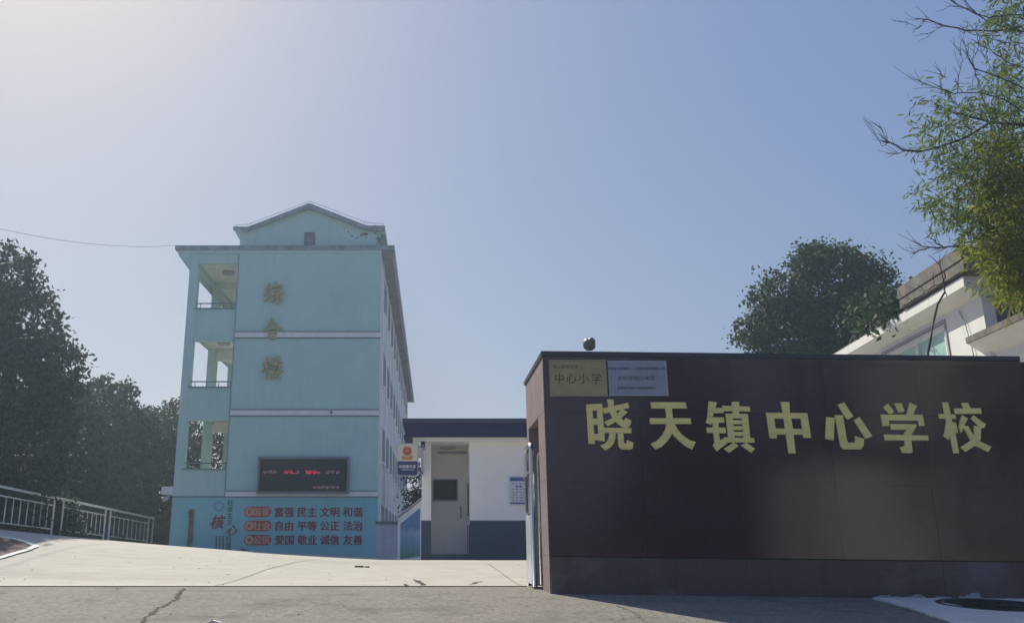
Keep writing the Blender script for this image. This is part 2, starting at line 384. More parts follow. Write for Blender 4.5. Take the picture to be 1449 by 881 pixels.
flat_patch(P, 'cement_patch', M['cement'], .02)
mc = hit(1404, 857.5); mz = ground(mc.x, mc.y)
th = thing('manhole_cover', 'round cast iron manhole cover in the white cement patch below the dark wall', 'manhole cover', (mc.x, mc.y, mz + .018))
def ring(b, c, r0, r1, z0, z1, n=40):
    vs = []
    for r, z in ((r0, z0), (r0, z1), (r1, z1), (r1, z0)):
        vs += [(c.x + r*math.cos(2*math.pi*k/n), c.y + r*math.sin(2*math.pi*k/n), ground(c.x, c.y + r*math.sin(2*math.pi*k/n)) + z) for k in range(n)]
    fs = [(s*n+k, s*n+(k+1) % n, ((s+1) % 4)*n+(k+1) % n, ((s+1) % 4)*n+k) for s in range(4) for k in range(n)]
    return b.add(vs, fs)
b = MB(); ring(b, mc, .60, .68, .01, .03); b.build('frame', M['iron'], th)
b = MB(); ring(b, mc, .0, .59, .01, .026); b.build('cover_plate', M['iron'], th)
b = MB()
for i in range(-7, 8):
    for j in range(-7, 8):
        if math.hypot(i, j) * .08 < .55:
            x, y = mc.x + i*.08, mc.y + j*.08; z = ground(x, y) + .027; b.box(x-.022, x+.022, y-.022, y+.022, z, z + .008)
stuff(b.build('raised_studs', M['iron'], th))
# mortar slopped along the wall foot
b = MB()
for i in range(46):
    x = random.uniform(6.5, 10.5); s = random.uniform(.04, .14); h = random.uniform(.015, .055) * (1.9 if 7.9 < x < 8.2 else 1)
    z = ground(x, 13.4); n = 7; pts = []
    for k in range(n): a = math.pi * k / (n - 1); pts.append((x + s * math.cos(a) * random.uniform(.8, 1.2), z - .01 + h * math.sin(a) * random.uniform(.7, 1.3)))
    b.prism(pts, 13.468 - random.uniform(.0, .05), 13.49)
stuff(tag(b.build('mortar_splashes', mat('dried_mortar', (.40,.40,.40), .9, var=.3, scale=9)), 'dried white mortar slopped along the foot of the dark wall', 'mortar'))
# dry leaves and grit on the paving
b = MB()
for i in range(260):
    x = random.uniform(-8, 9); y = random.choice([random.uniform(8.5, 15.2), random.uniform(15.6, 19.5)]); z = ground(x, y) + .008; s = random.uniform(.008, .03); a = random.uniform(0, 6.28)
    c, d = math.cos(a) * s, math.sin(a) * s; b.add([(x-c, y-d, z), (x+d*.5, y-c*.5, z+s*.3), (x+c, y+d, z), (x-d*.5, y+c*.5, z+s*.2)], [(0, 1, 2, 3)])
stuff(tag(b.build('leaf_litter', mat('dry_leaf', (.10,.075,.045), .9, var=.4, scale=3)), 'specks of dry leaf litter scattered over the paving', 'leaf litter'))
b = MB(); p = hit(513, 802); 
b.box(p.x-.16, p.x+.02, p.y-.03, p.y+.03, p.z, p.z+.03).box(p.x+.04, p.x+.14, p.y-.02, p.y+.04, p.z, p.z+.02)
tag(b.build('drain_grate', M['crack']), 'small dark drain fitting set in the pale driveway before the blue building', 'drain')
p = hit(303, 880)
b = MB(); b.prism([(p.x-.09, p.z), (p.x+.08, p.z), (p.x+.05, p.z+.012), (p.x-.01, p.z+.028), (p.x-.05, p.z+.01)], p.y-.04, p.y+.03)
tag(b.build('paper_scrap', M['cement']), 'crumpled white paper scrap on the road at the lower edge', 'litter')

# ------------------------------------------------------------------ blue teaching building
Y0, Y1 = 36.0, 77.0
XL, XC, XR = -10.55, -8.42, -2.22
bt = thing('school_building', 'four storey mint blue building end with gable, open corridors and gold characters', 'building', (-6, Y0, -.6))
ZB = [3.70, 7.09, 10.50]; ZT = [5.73, 9.10, 12.56]       # corridor opening sills and heads
b = MB()
b.box(XC, XR, Y0, Y0+.3, 2.8, 13.0)                                    # end wall above the lower band
b.box(XL, XL+.36, Y0+.02, Y0+.4, 2.63, 13.0)                           # outer pier
prev = 2.63
for zb, zt in zip(ZB, ZT):
    b.box(XL+.36, XC, Y0+.05, Y0+.3, prev, zb); prev = zt
b.box(XL+.36, XC, Y0+.05, Y0+.3, prev, 13.0)
b.build('wall', M['mint'], bt)
b = MB(); b.box(XL-.0, XC, Y0+.01, Y0+.4, -1.5, 2.63); b.box(XC, XR, Y0-.01, Y0+.3, -1.5, 2.63)
b.build('wall', M['blue'], bt)['label'] = 'stronger blue painted lower wall'
for z0, z1, mm in ((9.24, 9.47, 'band'), (5.92, 6.14, 'band'), (2.63, 2.83, 'band')):
    b = MB(); b.box(XC+.02, XR, Y0-.04, Y0+.02, z0, z1); b.build('string_course', M['band'], bt)
    b = MB(); b.box(XC+.02, XR, Y0-.055, Y0+.02, z1, z1+.035); b.box(XC+.02, XR, Y0-.055, Y0+.02, z0-.035, z0); b.build('band_edge', M['edge'], bt)
b = MB(); b.box(XC-.03, XC+.02, Y0-.02, Y0+.05, 2.63, 13.0); b.build('corner_trim', mat('trim_teal', (.22,.36,.38), .8), bt)  # narrow corner strip in a darker teal
b = MB(); b.box(XL, XC, Y0-.02, Y0+.01, 2.60, 2.64); b.build('band_edge', M['edge'], bt)
# corridor: slabs, ceilings, side parapet, columns, inner wall
b = MB()
for zs in (-.3, 3.0, 6.35, 9.75): b.box(XL+.05, XC, Y0+.3, Y1, zs - .14, zs)
b.box(XL+.05, XC, Y0+.3, Y1, 12.86, 12.98); b.build('corridor_slab', M['ceil'], bt)
for zc in (5.73, 9.10, 12.56):
    for k, yc in enumerate(lin(Y0 + 4.1, Y1, 10)):
        link = MB().box(XL+.36, XC-.002, yc-.12, yc+.12, zc - .02, zc + .36); link.build('ceiling_beam', M['ceil'], bt)
for yc in lin(Y0 + 4.1, Y1, 10):
    MB().box(XL+.02, XL+.40, yc-.22, yc+.22, -1.5, 12.9).build('column', M['corgreen'], bt)
b = MB()
for z0, z1 in ((-1.5, .8), (2.9, 3.72), (6.2, 7.1), (9.55, 10.5), (12.6, 12.86)): b.box(XL, XL+.16, Y0+.4, Y1, z0, z1)
b.build('corridor_parapet', M['mint'], bt)
b = MB(); b.box(XC, XC+.2, Y0+.3, Y1, -1.5, 13.0); b.build('inner_wall', M['ceil'], bt)
for zb in ZB:
    b = MB(); b.box(XL+.30, XC-.03, Y0-.01, Y0+.33, zb, zb+.05); b.build('window_sill', mat('sill_teal', (.14,.24,.26), .7) if zb == ZB[0] else bpy.data.materials['sill_teal'], bt)
    b = MB(); b.tube([(XL+.36, Y0+.15, zb+.28), (XC, Y0+.15, zb+.28)], .028, 6)
    for k in range(4): x = XL+.55+k*.5; b.tube([(x, Y0+.15, zb+.04), (x, Y0+.15, zb+.28)], .016, 6)
    b.build('handrail', M['edge'], bt)
    b = MB(); b.tube([(XL+.08, Y0+.4, zb+.30), (XL+.08, Y1, zb+.30)], .025, 6); b.build('handrail', M['edge'], bt)
ac = MB(); ac.cbox(-.35, .35, -.40, .40, -.28, .28, .03); ACM = ac.mesh('air_conditioner', M['ceil'])
gr = MB()
for k in range(7): gr.box(-.30, .30, -.43, -.405, -.22 + k*.07, -.19 + k*.07)
GRM = gr.mesh('grille', M['mauve'])
for i, (yy, zz) in enumerate(((40.6, 11.45), (45.6, 8.35), (52, 8.35), (42.5, 4.95), (50, 4.95))):
    o = thing('air_conditioner', ['air conditioner unit on the top floor corridor wall', 'nearer air conditioner unit on the middle corridor wall', 'farther air conditioner unit on the middle corridor wall', 'nearer air conditioner unit on the lower corridor wall', 'farther air conditioner unit on the lower corridor wall'][i], 'air conditioner', (XC - .37, yy, zz), 'air conditioners along the corridors')
    link_mesh('casing', ACM, o, (XC - .37, yy, zz)); link_mesh('grille', GRM, o, (XC - .37, yy, zz))
for yy, zz in ((38.2, 12.86), (38.2, 9.55), (38.6, 6.15), (43, 9.55)):
    b = MB(); b.prism_z([(-9.4 + .28*math.cos(k*.524), yy + .28*math.sin(k*.524)) for k in range(12)], zz-.12, zz-.005); b.build('ceiling_light', M['mauve'], bt)
# right flank with pilasters and windows
WY = [38.2 + 3.45 * k for k in range(11)]; WZ = [(.9, 2.4), (4.2, 5.75), (7.55, 9.1), (10.9, 12.4)]
b = MB(); xs0, xs1 = XR-.28, XR
ys = [Y0+.3] + [v for y in WY for v in (y, y+1.7)] + [Y1]
for i in range(0, len(ys), 2): b.box(xs0, xs1, ys[i], ys[i+1], -1.5, 12.95)
for y in WY:
    zz = [-1.5] + [v for w_ in WZ for v in w_] + [12.95]
    for i in range(0, len(zz), 2): b.box(xs0, xs1, y, y+1.7, zz[i], zz[i+1])
b.build('wall', M['palewall'], bt)['label'] = 'pale blue grey flank wall'
wf = MB(); wf.box(-.05, .02, 0, .06, 0, 1.52).box(-.05, .02, 1.64, 1.70, 0, 1.52).box(-.05, .02, .06, 1.64, 0, .06).box(-.05, .02, .06, 1.64, 1.46, 1.52).box(-.05, .015, .82, .88, .06, 1.46)
WFM = wf.mesh('window', M['winframe']); WGM = MB().box(-.03, -.01, .05, 1.65, .05, 1.47).mesh('pane', M['glass']); SLM = MB().box(-.02, .10, -.08, 1.78, -.08, -.01).mesh('window_sill', M['band'])
PIM = MB().box(0, .045, -.2, .2, -1.5, 12.9).mesh('pilaster', M['band'])
for y in WY:
    for z0, z1 in WZ:
        f = link_mesh('window', WFM, bt, (XR+.03, y, z0)); link_mesh('pane', WGM, f, (XR+.03, y, z0)); link_mesh('sill', SLM, f, (XR, y, z0))
    link_mesh('pilaster', PIM, bt, (XR, y - .87, 0))
b = MB(); b.box(XL, XR-.28, Y1, Y1+.3, -1.5, 13.0); b.build('wall', M['mint'], bt)
# eaves and cornice
b = MB(); b.prism([(-11.19, 13.30), (-11.19, 13.12), (-11.10, 13.08), (-11.06, 12.90), (-10.56, 12.24), (-10.56, 13.0), (-10.50, 13.0), (-10.50, 13.30)], Y0-.03, Y1)
b.build('eave', M['mint'], bt)
b = MB(); b.box(-11.22, -1.66, Y0-.10, Y0+.25, 13.14, 13.34); b.build('fascia', M['weather'], bt)
b = MB(); b.box(-10.5, XR, Y0-.05, Y0+.25, 13.0, 13.14); b.build('cornice', M['mint'], bt)
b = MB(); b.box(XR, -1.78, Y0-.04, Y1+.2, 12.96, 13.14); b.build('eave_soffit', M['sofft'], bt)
b = MB(); b.box(-1.78, -1.66, Y0+.25, Y1+.2, 12.93, 13.34); b.build('eave_gutter', mat('gutter_pale', (.34,.36,.40), .7, var=.2, spot=.3), bt)
b = MB(); b.box(-10.5, -1.78, Y0+.25, Y1+.2, 13.14, 13.30); b.build('roof_slab', M['roof'], bt)
# gable attic
def peel():
    m = M['mint'].copy(); m.name = 'peeling_mint_paint'; t = m.node_tree; L = t.links.new; bs = t.nodes['Principled BSDF']
    src = bs.inputs['Base Color'].links[0].from_socket
    tc = nn(t, 'ShaderNodeTexCoord'); sp = nn(t, 'ShaderNodeSeparateXYZ'); L(tc.outputs['Object'], sp.inputs[0])
    n = nn(t, 'ShaderNodeTexNoise', Scale=3.2, Detail=8.0, Roughness=.7); L(tc.outputs['Object'], n.inputs['Vector'])
    mr = nn(t, 'ShaderNodeMapRange'); mr.inputs[1].default_value = .6; mr.inputs[2].default_value = 3.6; mr.inputs[3].default_value = -.06; mr.inputs[4].default_value = .10; L(sp.outputs[0], mr.inputs[0])
    ad = nn(t, 'ShaderNodeMath', operation='ADD'); L(n.outputs[0], ad.inputs[0]); L(mr.outputs[0], ad.inputs[1])
    r = nn(t, 'ShaderNodeMapRange'); r.inputs[1].default_value = .63; r.inputs[2].default_value = .655; L(ad.outputs[0], r.inputs[0])
    x = nn(t, 'ShaderNodeMix', data_type='RGBA'); L(r.outputs[0], x.inputs[0]); L(src, x.inputs[6]); x.inputs[7].default_value = (.11, .125, .13, 1); L(x.outputs[2], bs.inputs['Base Color']); return m
M['peel'] = peel()
Yg = Y0 + .28
b = MB(); b.prism([(-8.50, 13.30), (-2.32, 13.30), (-2.32, 14.16), (-3.0, 14.2), (-5.48, 15.2), (-8.0, 14.2), (-8.50, 14.16)], Yg, Yg+.3); b.build('gable_wall', M['peel'], bt)
vg = [(-8.78, 14.12), (-8.18, 14.10), (-5.48, 15.16), (-2.86, 14.12), (-2.10, 14.10), (-2.10, 14.32), (-2.90, 14.32), (-5.48, 15.38), (-8.14, 14.26), (-8.78, 14.28)]
b = MB(); b.prism(vg, Yg-.22, Yg+.02); b.build('verge', M['weather'], bt)
b = MB(); b.prism([(-8.78, 14.14), (-8.18, 14.12), (-5.48, 15.18), (-2.86, 14.14), (-2.10, 14.12), (-2.10, 14.30), (-2.90, 14.30), (-5.48, 15.36), (-8.14, 14.24), (-8.78, 14.26)], Yg+.32, Y1)
b.build('roof', M['roof'], bt)
b = MB(); b.box(-8.45, -2.4, Y1-.3, Y1, 13.3, 14.15); b.box(-8.45, -8.25, Yg+.32, Y1-.3, 13.3, 14.13); b.box(-2.6, -2.4, Yg+.32, Y1-.3, 13.3, 14.13); b.build('attic_wall', M['mint'], bt)
vt = MB(); vt.box(-5.66, -5.60, Yg-.05, Yg, 13.42, 14.06).box(-5.24, -5.18, Yg-.05, Yg, 13.42, 14.06).box(-5.60, -5.24, Yg-.05, Yg, 14.0, 14.06).box(-5.60, -5.24, Yg-.05, Yg, 13.42, 13.48)
vf = vt.build('vent_frame', M['edge'], bt)
for k in range(7): MB().prism_x([(Yg-.045, 13.50+k*.073), (Yg-.005, 13.55+k*.073), (Yg-.005, 13.56+k*.073), (Yg-.045, 13.515+k*.073)], -5.6, -5.24).build('louvre_slat', M['mauve'], vf)
MB().box(-5.6, -5.24, Yg-.004, Yg-.001, 13.48, 14.0).build('vent_back', M['edge'], vf)
# lightning conductor wire on the verge
b = MB(); wp = [(-8.7, Yg-.1, 14.4), (-8.15, Yg-.1, 14.42), (-5.48, Yg-.1, 15.52), (-2.9, Yg-.1, 14.50), (-2.15, Yg-.1, 14.45)]
b.tube(wp, .012, 5)
for a, c in zip(wp[:-1], wp[1:]):
    for t_ in (0.05, .5, .95):
        q = Vector(a).lerp(Vector(c), t_); b.tube([(q.x, q.y, q.z - .16), q], .01, 4)
b.build('lightning_wire', M['grey'], bt)
# left slab, lamp
b = MB(); b.box(-11.02, XL, Y0+.02, Y0+1.8, 2.72, 3.03); b.build('canopy_slab', M['band'], bt)
b = MB(); b.tube([(-10.72, Y0+.1, 2.72), (-10.72, Y0+.1, 2.6)], .03, 6); b.tube([(-10.72, Y0+.1, 2.6), (-10.95, Y0+.05, 2.5)], .07, 8, .11); b.build('wall_lamp', M['grey'], bt)
b = MB(); b.tube([(-4.2, Y0-.03, 6.03), (-4.2, Y0-.12, 6.05)], .05, 8); b.build('wall_spout', M['edge'], bt)
# gold characters
BS = {'综': [((30,5),(12,28),(28,26),(8,52)), ((6,54),(34,44)), ((4,80),(18,74),(33,62)), ((62,0),(69,12)), ((44,18),(39,32)), ((44,21),(70,17),(94,14),(84,29)), ((54,38),(80,35)), ((40,54),(70,49),(98,45)), ((69,52),(69,90),(58,83)), ((54,64),(41,82)), ((78,62),(96,80))],
 '合': [((50,4),(32,33),(3,60)), ((49,8),(70,32),(100,50)), ((36,50),(66,46)), ((33,64),(38,90)), ((33,66),(70,60),(64,86)), ((38,87),(67,83))],
 '楼': [((4,34),(38,26)), ((23,4),(22,50),(23,98)), ((22,36),(3,68)), ((24,38),(37,56)), ((50,10),(57,22)), ((87,5),(78,22)), ((43,33),(70,30),(97,26)), ((68,3),(69,54)), ((66,33),(45,54)), ((71,33),(94,49)), ((62,54),(49,77),(86,97)), ((83,58),(72,80),(42,99)), ((41,74),(70,70),(100,65))]}
for ch, px, py in (('综', 387, 416), ('合', 385, 466), ('楼', 385, 520)):
    b = MB(); d = 0
    for st in BS[ch]:
        P_ = [at(px - 15 + x*.30, py - 17 + y*.34, Y0-.1) for x, y in st]; n_ = len(P_); W_ = [.040] + [.032]*(n_-2) + [.014]
        for k in range(n_-1):
            a_, c_ = P_[k], P_[k+1]; t_ = (c_-a_).normalized(); s_ = Vector((-t_.z, 0, t_.x)); d += 1
            b.prism([(v.x, v.z) for v in (a_-t_*.03, a_+s_*W_[k], c_+s_*W_[k+1], c_+t_*.03, c_-s_*W_[k+1], a_-s_*W_[k])], Y0-.15-.0015*d, Y0-.02)
    b.build('character', M['brush'], bt)['label'] = 'aged gold brush style character ' + ch
# slogans painted on the lower wall
YT = Y0 - .018
for y, wd in ((724, ['富强', '民主', '文明', '和谐']), (743.5, ['自由', '平等', '公正', '法治']), (763.5, ['爱国', '敬业', '诚信', '友善'])):
    for x, s in zip((402.3, 434.6, 466.6, 499.4), wd): text(s, x, y, YT, 14.6, M['textred'], bt, off=.032, wscale=1.0)
for y, s, hd in ((723.5, '国家', 'peach'), (743.5, '社会', 'peach'), (763.5, '公民', 'peach')):
    a0 = at(345, y+7.5, YT); a1 = at(384.5, y-7.5, YT); r = (a1.z - a0.z) / 2; zc = (a0.z + a1.z) / 2; pts = []
    for k in range(9): t_ = -math.pi/2 + math.pi*k/8; pts.append((a1.x - r + r*math.cos(t_), zc + r*math.sin(t_)))
    for k in range(9): t_ = math.pi/2 + math.pi*k/8; pts.append((a0.x + r + r*math.cos(t_), zc + r*math.sin(t_)))
    MB().prism(pts, YT - .006, YT + .004).build('slogan_badge', M['pill'], bt)
    c = (a0.x + r, zc); MB().disc_y(c[0], c[1], r*.82, YT-.012, YT-.007).build('badge_disc', M['peach'], bt)
    st = [(c[0] + r*.6*(1 if k % 2 == 0 else .42)*math.sin(k*math.pi/5), c[1] + r*.6*(1 if k % 2 == 0 else .42)*math.cos(k*math.pi/5)) for k in range(10)]
    MB().prism(st, YT-.02, YT-.013).build('badge_star', M['pill'], bt)
    text(s, 370.5, y, YT - .012, 12.5, M['peach'], bt, off=.02, wscale=1.05)
for s, x, y in (('社', 326, 710.5), ('会', 325.6, 719.5), ('主', 325.3, 729), ('义', 325, 738), ('价', 323.5, 761.5), ('值', 323, 770.5), ('观', 322.8, 779)):
    text(s, x, y, YT, 8.8, M['textblk'], bt, off=.02)
text('核', 308.5, 738, YT, 20, M['textred'], bt, off=.03, shear=.2); text('心', 327.5, 749.5, YT, 16, M['textred'], bt, off=.03, shear=.35)
p = at(309.5, 716, YT)
b = MB(); n = 28; vs = []
for r in (.19, .155): vs += [(p.x + r*math.cos(2*math.pi*k/n), YT-.004, p.z + r*math.sin(2*math.pi*k/n)) for k in range(n)]
b.add(vs, [(k, (k+1) % n, n+(k+1) % n, n+k) for k in range(n)]); b.build('round_emblem', mat('emblem_blue', (.12,.25,.50), .6), bt)
MB().disc_y(p.x, p.z, .085, YT-.006, YT-.002).build('round_emblem', M['pillblue'], bt)
b = MB()
for cx_ in (306.2, 311, 315.8):
    for k in range(8):
        q = at(cx_, 758.5 + k * 2.9, YT); b.box(q.x-.038, q.x+.038, YT-.004, YT-.001, q.z-.02, q.z+.02); b.box(q.x-.008, q.x+.012, YT-.004, YT-.001, q.z-.035, q.z+.032)
stuff(b.build('small_print', M['textblk'], bt))
b = MB(); q = at(343, 779, YT)
for dx, dz, ww, hh in ((0, .06, .10, .02), (.02, 0, .02, .12), (-.05, -.03, .06, .02), (.13, .02, .03, .06), (.26, -.03, .16, .015), (.24, .05, .04, .015)): b.box(q.x+dx-ww, q.x+dx+ww, YT-.004, YT-.001, q.z+dz-hh, q.z+dz+hh)
b.build('small_print', M['textblk'], bt)
q = at(498, 780, YT); b = MB()
for k in range(10): a_ = k*.6; b.box(q.x+.10*math.cos(a_)-.015, q.x+.10*math.cos(a_)+.015, YT-.004, YT-.001, q.z+.07*math.sin(a_)-.012, q.z+.07*math.sin(a_)+.012)
b.build('small_print', M['mauve'], bt)

# led display on the end wall
a0 = at(363, 698, Y0-.2); a1 = at(494.5, 646, Y0-.2); lt = thing('led_display', 'dark led message board with grey frame and dim red text on the blue building', 'display screen', ((a0.x+a1.x)/2, Y0-.2, a0.z))
yf = Y0 - .24; fr = .085
b = MB(); b.box(a0.x, a1.x, yf, Y0-.06, a1.z-fr, a1.z).box(a0.x, a1.x, yf, Y0-.06, a0.z, a0.z+fr).box(a0.x, a0.x+fr, yf, Y0-.06, a0.z+fr, a1.z-fr).box(a1.x-fr, a1.x, yf, Y0-.06, a0.z+fr, a1.z-fr)
b.build('frame', mat('display_frame', (.20,.20,.22), .5, .4, var=.15), lt)
MB().box(a0.x+fr, a1.x-fr, yf+.05, Y0-.06, a0.z+fr, a1.z-fr).build('screen', M['screen'], lt)
RD = emis('led_red', (.85, .03, .12), .28); RDM = emis('led_dim', (.30, .16, .2), .2)
def bars(px0, px1, py, h, m, n):
    b = MB()
    for k in range(n):
        for j in range(9):
            q = at(px0 + (px1-px0)*(k+.5+random.uniform(-.42, .42))/n, py + random.uniform(-h, h)/2, yf)
            v = random.random() < .45; b.box(q.x - (.008 if v else .045), q.x + (.008 if v else .045), yf+.043, yf+.048, q.z - (.045 if v else .008), q.z + (.045 if v else .008))
    stuff(b.build('led_text', m, lt))
bars(372.5, 392, 667.5, 4, RDM, 3); bars(402, 416, 667.5, 4, RD, 2); bars(416, 423, 667.5, 4, RDM, 1); bars(431, 448, 667.5, 4, RD, 3); bars(448, 453, 667.5, 4, RDM, 1); bars(460, 481, 667.5, 4, RDM, 3); bars(442, 480, 689, 3, RDM, 6)
# vertical school name board
a0 = at(264.5, 776, Y0-.04); a1 = at(274.5, 720, Y0-.04)
nb = thing('name_board', 'narrow vertical gilt name board hung on the blue corner wall', 'sign', ((a0.x+a1.x)/2, Y0-.04, a0.z))
MB().cbox(a0.x, a1.x, Y0-.06, Y0+.005, a0.z - .2, a1.z, .01).build('board', mat('gilt_board', (.22,.19,.08), .5, .3, var=.3, scale=4), nb)
for k, ch in enumerate('晓天镇中心学校'): text(ch, 269.5, 724.5 + k * 6.7, Y0-.066, 7, M['ink'], nb, off=.02)
# overhead cable
b = MB(); pa = at(-60, 309, 24); pb = at(250, 347, 36); pts = []
for k in range(25): t_ = k/24; q = pa.lerp(pb, t_); q.z -= .35*4*t_*(1-t_); pts.append(q)
tag(b.tube(pts, .008, 5).build('overhead_cable', M['grey']), 'thin overhead cable running to the roof corner of the blue building', 'cable')

# ------------------------------------------------------------------ walls between the blue building and the guard house
a = at(532, 737, 33.5); c = at(570, 737, 33.5)
lw = thing('low_wall', 'low pale grey wall with dark coping beside the blue building', 'wall', (a.x, 33.5, 0))
MB().box(a.x-.0, c.x+.2, 33.5, 33.7, -1.2, a.z-.1).build('wall_body', mat('low_wall_paint', (.48,.52,.60), .8, var=.08, streak=.2), lw)
MB().box(a.x-.02, c.x+.2, 33.44, 33.76, a.z-.1, a.z).build('coping', M['edge'], lw)
A = at(563, 733, 27.6); B = at(597, 707, 25.4)
mw = thing('mural_wall', 'slant topped wall with a blue green landscape print beside the guard house', 'wall', (A.x, A.y, 0))
def slab(P0, P1, zb0, zb1, zt0, zt1, th_, y=0):
    d = (P1 - P0); n = Vector((d.y, -d.x, 0)).normalized() * th_ * (1 if Vector((d.y, -d.x, 0)).y > 0 else -1)
    o_ = Vector((0, 0, 0)) if not y else n.normalized() * y
    v = []
    for q in (Vector((0, 0, 0)), n):
        v += [Vector((P0.x, P0.y, zb0))+q+o_, Vector((P1.x, P1.y, zb1))+q+o_, Vector((P1.x, P1.y, zt1))+q+o_, Vector((P0.x, P0.y, zt0))+q+o_]
    return MB().add(v, [(0,1,2,3),(7,6,5,4),(0,4,5,1),(1,5,6,2),(2,6,7,3),(3,7,4,0)])
slab(A, B, -1, -1, A.z, B.z, .2).build('wall_body', M['band'], mw)
slab(A, B, A.z, B.z, A.z+.07, B.z+.07, .26, -.03).build('coping', M['mauve'], mw)
A2 = A.lerp(B, .16); B2 = A.lerp(B, .93); za = A.z + (B.z-A.z)*.16; zb = A.z + (B.z-A.z)*.93
slab(A2, B2, at(568, 790, 27.3).z, at(595, 786, 25.5).z, za-.24, zb-.2, .03, -.032).build('landscape_print', M['mural'], mw)

# ------------------------------------------------------------------ guard house
G = 24.5; gh = thing('guard_house', 'white guard house with navy roof fascia, navy lower walls and open doorway', 'building', (2, G, -.3))
gx0, gx1, gx2, gx3 = -.30, -.04, 1.03, 8.0
ZW = 1.40; ZT_ = 3.54
b = MB(); b.box(gx0, gx1, G, G+.3, ZW, ZT_).box(gx2, gx3, G, G+.25, ZW, ZT_); b.build('wall', M['white'], gh)
b = MB(); b.box(gx0-.01, gx1+.0, G-.02, G+.3, -.8, ZW).box(gx2, gx3, G-.02, G+.25, -.8, ZW); b.build('wall_base', M['navy'], gh)
b = MB(); b.box(gx1, gx2, G-.02, G+.3, -.8, at(630, 783.5, G).z); b.build('door_step', M['navy'], gh)
b = MB(); b.box(gx0, gx3, G+4.5, G+4.7, -.8, ZT_).box(gx0, gx0+.2, G+.3, G+4.5, -.8, ZT_).box(gx3-.2, gx3, G+.25, G+4.5, -.8, ZT_); b.build('wall', M['white'], gh)
fz = at(600, 783.5, G).z
b = MB(); b.box(gx0+.2, gx3-.2, G+.3, G+4.5, fz-.1, fz); b.build('floor', mat('lobby_tile', (.5,.5,.5), .4), gh)
b = MB(); b.box(gx0-.25, gx3+.2, G-.25, G+4.8, ZT_, ZT_+.10); b.build('soffit', M['white'], gh)
b = MB(); b.box(-.80, gx3+.6, G-.35, G+5.1, ZT_+.10, ZT_+.16).box(-.76, gx3+.5, G-.31, G+5.0, ZT_+.16, 4.02); b.build('fascia', M['navyfas'], gh)
b = MB(); b.box(-.84, gx3+.6, G-.40, G+5.1, 4.02, 4.15); b.build('roof_edge', mat('roof_edge_grey', (.03,.045,.08), .6), gh)
# porch interior: back wall with window over panelling, right-hand door wall
YB = G + 1.75; wl = at(612, 709, YB); wh = at(648, 677, YB)
b = MB(); b.box(gx0+.2, wl.x, YB, YB+.12, fz, ZT_).box(wh.x, 1.9, YB, YB+.12, fz, ZT_).box(wl.x, wh.x, YB, YB+.12, fz, wl.z).box(wl.x, wh.x, YB, YB+.12, wh.z, ZT_)
b.build('porch_wall', M['white'], gh)
MB().box(gx1+.2, gx2, YB-.05, YB, ZT_-.16, ZT_-.10).build('porch_cornice', M['grey'], gh)
f = MB().box(wl.x, wl.x+.03, YB-.02, YB+.05, wl.z, wh.z).box(wh.x-.03, wh.x, YB-.02, YB+.05, wl.z, wh.z).box(wl.x, wh.x, YB-.025, YB+.05, wh.z-.03, wh.z).box(wl.x, wh.x, YB-.03, YB+.05, wl.z, wl.z+.04).build('window', M['grey'], gh)
MB().box(wl.x+.03, wh.x-.03, YB+.01, YB+.02, wl.z+.04, wh.z-.03).build('pane', M['glass'], f)
b = MB(); b.box(gx2, gx2+.12, G+.25, G+.75, fz, ZT_).box(gx2, gx2+.12, G+1.55, YB, fz, ZT_).box(gx2, gx2+.12, G+.75, G+1.55, fz+2.15, ZT_); b.build('porch_wall', M['white'], gh)
b = MB(); b.box(gx2-.012, gx2, G+.25, G+.74, fz, ZW-.1).box(gx2-.012, gx2, G+1.56, YB, fz, ZW-.1); b.build('porch_wainscot', M['navy'], gh)
d_ = MB().box(gx2+.02, gx2+.07, G+.78, G+1.53, fz+.01, fz+2.12).build('door', mat('door_white', (.6,.61,.63), .5), gh)
MB().box(gx2-.02, gx2+.02, G+.9, G+1.42, fz+1.05, fz+1.95).build('door_pane', M['glass'], d_)
b = MB(); b.tube([(gx2-.01, G+.86, fz+.95), (gx2-.06, G+.86, fz+.95), (gx2-.06, G+.86, fz+1.12), (gx2-.01, G+.86, fz+1.12)], .012, 6); b.build('door_handle', M['steel'], d_)
b = MB(); b.box(wh.x+.05, wh.x+.09, YB-.08, YB, fz+1.0, fz+1.35); b.build('switch_box', M['grey'], gh)
b = MB(); b.prism_z([(.45 + .22*math.cos(k*.524), G+1.3+.22*math.sin(k*.524)) for k in range(12)], ZT_-.06, ZT_-.002); b.build('ceiling_lamp', M['grey'], gh)
b = MB(); q = at(598.5, 626, G-.1); b.box(q.x-.05, q.x+.05, G-.2, G-.02, ZT_-.12, ZT_).tube([(q.x, G-.12, ZT_-.12), (q.x, G-.16, ZT_-.22)], .045, 8)
tag(b.build('security_camera', M['black']), 'small black dome camera under the guard house soffit by the police sign', 'camera')
